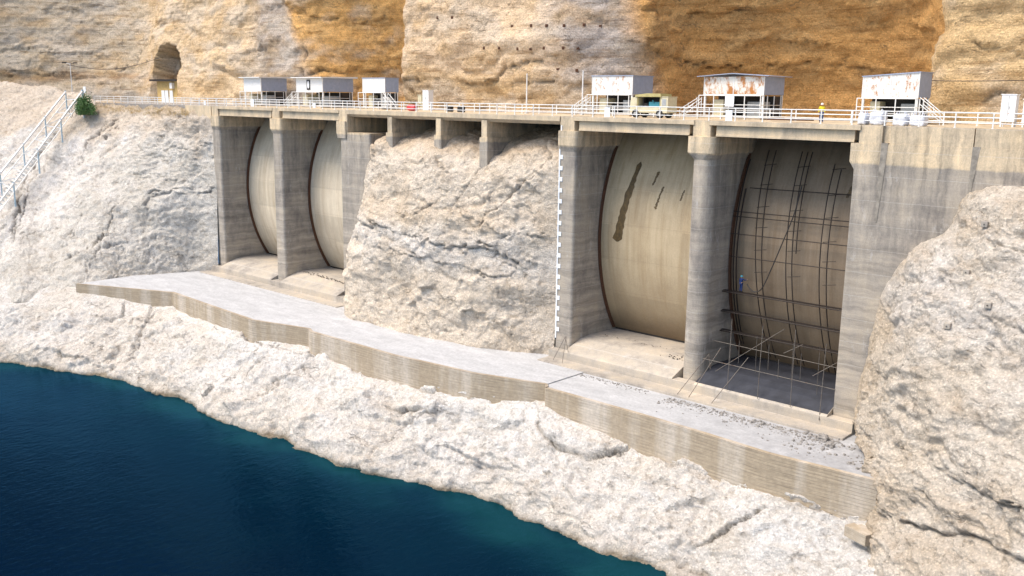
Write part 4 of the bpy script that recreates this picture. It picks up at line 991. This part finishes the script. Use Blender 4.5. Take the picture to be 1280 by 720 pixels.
for xx, yy, za, zb in ((100.3, .6, -22, -24.4), (103.6, .6, -21.8, -24.4), (107.1, .5, -22, -24.6), (101.4, 2.2, -21.6, -25.6), (105.4, 2.2, -21.6, -25.6), (104.6, .9, -23.2, -25.2), (108.6, 1.2, -21, -26), (98.5, 2.1, -21.5, -25.7)):
    m = MB(); m.tube([(xx, yy, za), (xx+.05, yy, zb)], .03, 5); m.build('upright', 'galv', t)
m = MB(); hp = [(103.6, 5.2, -6.3), (103.4, 4.4, -9), (102.6, 3.9, -12), (101.6, 3.7, -15), (100.8, 3.7, -16.9), (100.1, 3.7, -17.4), (99.5, 3.8, -17.3), (98.9, 4.0, -16.8)]
hq = catmull(np.array(hp), np.linspace(0, 7, 40)); m.tube(hq.tolist(), .06, 6)
tag(m.build('hose', 'dark'), 'black hose hanging in a long curve in front of the dark gate', 'hose')
# rebar tripod on the sill step of the streaked gate
m = MB(); m.tube([(78.6, -.9, -25.3), (77.9, -2.2, -28)], .03, 5); m.tube([(78.7, -.9, -25.3), (79.6, -2.6, -28)], .03, 5); m.tube([(78.7, -1.0, -25.4), (79.4, -1.3, -27.)], .03, 5)
tag(m.build('steel_rods', 'galv'), 'thin steel rods leaning on the sill below the staff gauge', 'steel rods')

# ------------------------------------------------------------------ people
def skin(name, verts, edges, rad, mat, parent=None, sub=2, root=0):
    me = bpy.data.meshes.new(name); me.from_pydata(verts, edges, []); o = bpy.data.objects.new(name, me); COL.objects.link(o)
    md = o.modifiers.new('skin', 'SKIN'); md.use_smooth_shade = True
    for i, r in enumerate(rad): me.skin_vertices[0].data[i].radius = (r, r) if not isinstance(r, tuple) else r
    me.skin_vertices[0].data[root].use_root = True
    o.modifiers.new('sub', 'SUBSURF').levels = sub
    dg = bpy.context.evaluated_depsgraph_get(); nm = bpy.data.meshes.new_from_object(o.evaluated_get(dg))
    o.modifiers.clear(); o.data = nm; nm.name = name; nm.materials.append(MT[mat])
    if parent: o.parent = parent
    return o
def person(loc, rz, label, top, bottom, helmet, reach=False, h=1.75):
    t = empty('person', loc, label, 'person', rz=rz); s = h/1.75; S = lambda p: tuple(c*s for c in p)
    V = [(0,0,.95),(0,0,1.12),(0,.01,1.32),(0,0,1.46),(0,-.01,1.54),(0,-.02,1.63),(0,-.01,1.71)]; Rd = [.125,.115,.135,.06,.052,.092,.07]
    Ed = [(0,1),(1,2),(2,3),(3,4),(4,5),(5,6)]
    V.append((0, -.125, 1.62)); Rd.append(.014); Ed.append((5, 7))
    for sx in (1, -1):
        k = len(V); V += [(sx*.1,0,.9),(sx*.11,-.02,.5),(sx*.12,.02,.09),(sx*.13,-.06,.035),(sx*.14,-.15,.03)]; Rd += [.09,.06,.042,.042,.032]
        Ed += [(0,k),(k,k+1),(k+1,k+2),(k+2,k+3),(k+3,k+4)]
        k = len(V)
        if reach and sx == -1: V += [(sx*.19,0,1.42),(sx*.33,-.15,1.28),(sx*.40,-.38,1.36),(sx*.41,-.45,1.37)]
        else: V += [(sx*.19,0,1.42),(sx*.25,.02,1.14),(sx*.26,-.08,.89),(sx*.26,-.10,.82)]
        Rd += [.055,.042,.03,.032]; Ed += [(2,k),(k,k+1),(k+1,k+2),(k+2,k+3)]
        hx, hy, hz = V[-1]; d = (Vector(V[-1])-Vector(V[-2])).normalized(); sd = Vector((0, 1, 0)) if abs(d.z) > .5 else Vector((1, 0, 0))
        for q, ln in ((-.028, .075), (-.01, .085), (.01, .08), (.028, .065)):
            p = Vector((hx, hy, hz))+sd*q+d*.02; e = p+d*ln*.6; f = e+d*ln*.35+Vector((-sx*.015, 0, 0)); k2 = len(V)
            V += [tuple(p), tuple(e), tuple(f)]; Rd += [.011, .009, .008]; Ed += [(k+3, k2), (k2, k2+1), (k2+1, k2+2)]
        p = Vector((hx, hy, hz))+sd*-.045; e = p+d*.03+sd*-.02; k2 = len(V); V += [tuple(p), tuple(e)]; Rd += [.012, .01]; Ed += [(k+3, k2), (k2, k2+1)]
    skin('body', [S(v) for v in V], Ed, [r*s for r in Rd], 'skin', t)
    arms = lambda sx: ([(sx*.19,0,1.42),(sx*.33,-.15,1.28),(sx*.39,-.35,1.35)] if reach and sx == -1 else [(sx*.19,0,1.42),(sx*.25,.02,1.14),(sx*.26,-.07,.92)])
    V = [(0,0,.92),(0,0,1.12),(0,.01,1.33),(0,0,1.45)]; Rd = [.15,.14,.16,.085]; Ed = [(0,1),(1,2),(2,3)]
    for sx in (1, -1): k = len(V); V += arms(sx); Rd += [.075,.058,.046]; Ed += [(2,k),(k,k+1),(k+1,k+2)]
    skin('jacket', [S(v) for v in V], Ed, [r*s for r in Rd], top, t)
    V = [(0,0,.95)]; Rd = [.148]; Ed = []
    for sx in (1, -1): k = len(V); V += [(sx*.1,0,.88),(sx*.11,-.02,.5),(sx*.12,.02,.08)]; Rd += [.108,.078,.06]; Ed += [(0,k),(k,k+1),(k+1,k+2)]
    skin('trousers', [S(v) for v in V], Ed, [r*s for r in Rd], bottom, t)
    for sx in (1, -1): skin('boot', [S(v) for v in [(sx*.12,.03,.12),(sx*.125,.02,.05),(sx*.135,-.08,.045),(sx*.14,-.17,.04)]], [(0,1),(1,2),(2,3)], [.058*s,.055*s,.05*s,.042*s], 'tyre', t, 1)
    bm = bmesh.new(); bmesh.ops.create_uvsphere(bm, u_segments=20, v_segments=12, radius=1)
    for v in bm.verts:
        z = v.co.z; v.co = Vector((v.co.x*.128, v.co.y*.15-.01, 1.655+max(z, 0)*.13)) if z > -.05 else Vector((v.co.x*.15, v.co.y*.18-.015, 1.65-.012))
        v.co = v.co*s
    me = bpy.data.meshes.new('helmet'); bm.to_mesh(me); bm.free(); me.materials.append(MT[helmet]); o = bpy.data.objects.new('helmet', me); COL.objects.link(o); o.parent = t
    return t
person((104.9, 5.6, 0), .5, 'man in a yellow vest and pale helmet standing on the road behind the railing', 'hiviz', 'denim', 'board', h=1.85)
person((98.2, 4.05, -17.74), math.pi*.9, 'worker in blue overalls standing on a scaffold plank by the gate', 'blueover', 'blueover', 'teal', True)

# ------------------------------------------------------------------ steel stairway down the left rock
t = empty('steel_stairway', (-50, -4, -2), 'pale blue and white steel stairway frame running down the left rock face', 'stairway')
ra, rb = Vector(measured(103, 114, 184)), Vector(measured(0, 252, 166)); la, lb_ = Vector(measured(82, 115, 186)), Vector(measured(0, 217, 171))
rb2 = ra+(rb-ra)*1.7; lb2 = la+(lb_-la)*2.0
for a, b in ((ra, rb2), (la, lb2)):
    m = MB(); m.beam(a, b, .26, .26); m.build('handrail', 'white', t)
    m = MB(); m.beam(a+Vector((0, 0, -1.5)), b+Vector((0, 0, -1.5)), .12, .12); m.build('handrail', 'white', t)
n = 12
for i in range(n+1):
    a = ra.lerp(rb2, i/n)+Vector((0, 0, -1.5)); b = la.lerp(lb2, i/n)+Vector((0, 0, -1.5))
    m = MB(); m.beam(a, b, .14, .14); m.build('cross_bar', 'white', t)
    if i < n: m = MB(); m.beam(a, la.lerp(lb2, (i+1)/n)+Vector((0, 0, -1.5)), .1, .1); m.build('brace', 'white', t)
    if i in (0, 2, 4, 6, 8, 10):
        m = MB(); p = ra.lerp(rb2, i/n); m.beam(p+Vector((0, 0, .3)), p+Vector((0, 0, -5.2 if i == 0 else -4.2)), .32 if i == 0 else .22, .32 if i == 0 else .22); m.build('post', 'blue', t)
        m = MB(); p = la.lerp(lb2, i/n); m.beam(p+Vector((0, 0, .3)), p+Vector((0, 0, -4.0)), .2, .2); m.build('post', 'blue', t)
# treads
m = MB()
for i in range(60):
    a = ra.lerp(rb2, (i+.5)/60); b = la.lerp(lb2, (i+.5)/60); a = a.lerp(b, .3)+Vector((0, 0, -2.3)); b = a.lerp(b+Vector((0, 0, -2.3)), .6); m.beam(a, b, .35, .05)
m.build('treads', 'grey', t)

# ------------------------------------------------------------------ bush and dry grass
def leaves(name, c, s, n, size, mat, parent=None, seed=1):
    g = np.random.default_rng(seed); v = []; f = []
    cl_ = g.normal(size=(22, 3))*.42
    for i in range(n):
        p = cl_[g.integers(22)]+g.normal(size=3)*.22; p[2] = abs(p[2]) if p[2] < -.6 else p[2]
        p = p*np.array(s)+np.array(c); a = g.normal(size=3); a /= np.linalg.norm(a); b = np.cross(a, g.normal(size=3)); b /= np.linalg.norm(b)
        k = len(v); L = size*g.uniform(.6, 1.3); v += [tuple(p-a*L), tuple(p+b*L*.4), tuple(p+a*L), tuple(p-b*L*.4)]; f.append((k, k+1, k+2, k+3))
    m = MB(); m.v = v; m.f = f; me = bpy.data.meshes.new(name); me.from_pydata(v, [], f); me.materials.append(MT[mat])
    o = bpy.data.objects.new(name, me); COL.objects.link(o)
    if parent: o.parent = parent; me.transform(Matrix.Translation(-parent.location))
    return o
t = empty('bush', (-48.5, -3, -3.5), 'round dark green bush growing beside the top of the stairway', 'bush')
leaves('foliage', measured(106, 135, 183), (2.3, 1.6, 2.2), 4800, .2, 'leaf', t, 3)
m = MB()
for i in range(7):
    a = i*.9; m.tube([(-48.5, -3, -4.2), (-48.5+math.cos(a)*.9, -3+math.sin(a)*.7, -2.6), (-48.5+math.cos(a)*1.9, -3+math.sin(a)*1.2, -.6)], .08, 5, .03)
m.build('stem', 'dark', t)
g = np.random.default_rng(8); v = []; f = []
for i in range(70):
    cx = g.uniform(-45, -8); cz = -1.1+g.uniform(-.9, .3); cy = -.3+g.uniform(-.5, .4)
    for j in range(16):
        p = np.array([cx, cy, cz])+g.normal(size=3)*np.array([.35, .2, .12]); q = p+np.array([g.normal()*.22, g.normal()*.2-.1, g.uniform(.2, .55)])
        k = len(v); v += [tuple(p), tuple(p+np.array([.07, .02, 0])), tuple(q)]; f.append((k, k+1, k+2))
me = bpy.data.meshes.new('dry_grass'); me.from_pydata(v, [], f); me.materials.append(MT['dry']); o = bpy.data.objects.new('dry_grass', me); COL.objects.link(o)
tag(o, 'dry brown grass tufts along the top of the left rock face', 'grass', kind='stuff')

# ------------------------------------------------------------------ rubble
def rubble(name, pts, label, seed, mat='stone'):
    g = np.random.default_rng(seed); m = MB()
    for (x, y, z, r) in pts:
        n = g.integers(5, 8); a0 = g.uniform(0, 6)
        r1 = [(x+math.cos(a0+k*math.tau/n)*r*g.uniform(.7, 1.2), y+math.sin(a0+k*math.tau/n)*r*g.uniform(.7, 1.2), z-.05) for k in range(n)]
        hh = r*g.uniform(.4, 1.0); r2_ = [(x+(px-x)*g.uniform(.4, .85), y+(py-y)*g.uniform(.4, .85), z+hh*g.uniform(.7, 1)) for px, py, _ in r1]
        m.loft([r1, r2_])
    return tag(m.build(name, mat), label, 'rubble', kind='stuff')
g = np.random.default_rng(2); pts = []
for i in range(620):
    x = g.uniform(95, 113.5); y = -3.7-abs(g.normal())*.9*(1 if g.random() < .85 else 2.5); pts.append((x, y, ZA, g.choice([.06, .09, .14, .24], p=[.4, .35, .2, .05])))
for i in range(160): pts.append((g.uniform(110, 118.5), g.uniform(-9, -3), ZA, g.choice([.06, .1, .2])))
for i in range(260): pts.append((g.uniform(79, 93), -3.6-abs(g.normal())*.5, ZA, g.choice([.04, .07, .1])))
rubble('rubble', pts, 'loose broken stone scattered on the apron in front of the scaffold', 4)
pts = [(g.uniform(80, 93.5), 4.2+abs(g.normal())*.35, -25.85, g.choice([.03, .06, .11], p=[.5, .4, .1])) for i in range(160)]
pts += [(93-abs(g.normal())*1.2, 2.6+g.uniform(-.8, 1.2), -25.86, g.choice([.05, .1])) for i in range(40)]
rubble('sill_debris', pts, 'small dark debris on the sill below the streaked gate', 5, 'debris')
pts = [(21+i*.14+g.normal()*.1, 3.0-i*.016+g.normal()*.25, -25.83, g.choice([.04, .07, .1])) for i in range(96)]
rubble('debris_line', pts, 'line of dark debris across the sill of the second bay', 6, 'debris')
# loose boulders and a cast block at the foot of the right rock
for (c, s, lb) in (((113.2, -5.4, ZA+.15), (.35, .3, .22), 'pale loose stone on the apron near the foot of the right abutment wall'), ((112.0, -4.2, ZA+.2), (.45, .3, .3), 'larger pale stone lying against the sill step by the right wall')):
    tag(blob('loose_stone', 'stone', c, s, seed=int(c[0]), amp=.5, sq=3), lb, 'stone', 'stones lying on the apron')
m = MB(); bx, by, bz = on_y(1074, 667, -12.3); bz -= .15
m.box(bx-1.1, bx+1.1, by-.5, by+.5, bz-.4, bz+.55, rz=-.35); m.box(bx-.9, bx+1.7, by+.1, by+1.2, bz+.0, bz+.38, rz=-.35, c=(bx, by))
tag(m.build('concrete_block', 'wall', bevel=.03), 'small tan cast concrete block on the rock below the right end of the retaining wall', 'block')

# anchor heads on the right rock and dark plates for shaded bolt holes on the pale bulge
from mathutils.bvhtree import BVHTree
def tree_of(name):
    o = bpy.data.objects[name]; me = o.data
    return BVHTree.FromPolygons([v.co[:] for v in me.vertices], [tuple(p.vertices) for p in me.polygons])
def on_rock(tree, x, y):
    v = d_+(x-640)/FPX*r2-(y-360)/FPX*u2; h = tree.ray_cast(Vector(CAM), Vector(v).normalized()); return h[0], h[1]
tr = tree_of('right_rock_buttress')
for (x, y, lb) in ((1232, 280, 'highest of the pale anchor heads on the right rock'), (1209, 340, 'anchor head on the right rock, second from the top'), (1236, 381, 'anchor head on the right rock, farthest right'), (1185, 407, 'lowest of the pale anchor heads on the right rock')):
    p, n = on_rock(tr, x, y)
    if p is None: continue
    t = empty('rock_anchor', tuple(p), lb, 'rock anchor', 'square anchor heads set in the right rock')
    m = MB(); m.box(p.x-.24, p.x+.24, p.y-.34, p.y+.25, p.z-.22, p.z+.22); m.build('bearing_block', 'sill', t, bevel=.05)
    m = MB(); m.tube([(p.x, p.y-.34, p.z), (p.x, p.y-.38, p.z)], .06, 8); m.build('cap', 'galv', t)
tr = tree_of('cliff'); k = 0
rowsb = [(30, [(547, 22), (565, 22), (640, 33), (664, 32), (683, 32), (705, 32), (730, 31), (750, 33)], 'top row'), (60, [(605, 60), (624, 60), (647, 61), (663, 61), (680, 60), (704, 60), (722, 60)], 'middle row'), (88, [(697, 87), (721, 88)], 'lowest row')]
for _, L, rn in rowsb:
    for i, (x, y) in enumerate(L):
        p, n = on_rock(tr, x, y)
        if p is None: continue
        o_ = 'from the left'; lb = '%s dark plate standing for a shaded bolt hole in the %s on the pale cliff bulge' % (['first', 'second', 'third', 'fourth', 'fifth', 'sixth', 'seventh', 'eighth'][i], rn)
        m = MB(); m.box(p.x-.2, p.x+.2, p.y-.06, p.y+.3, p.z-.2, p.z+.2); m.tube([(p.x, p.y-.06, p.z), (p.x, p.y-.2, p.z)], .06, 6)  # dark plate drawn where the rock has a shaded bolt hole
        tag(m.build('bolt_hole_plate', 'rust', bevel=.02), lb, 'bolt hole', 'dark plates in place of bolt holes on the pale cliff bulge')

# renderer
scn.render.engine = 'CYCLES'
scn.cycles.max_bounces = 6; scn.cycles.diffuse_bounces = 3; scn.cycles.glossy_bounces = 3
scn.cycles.use_denoising = True
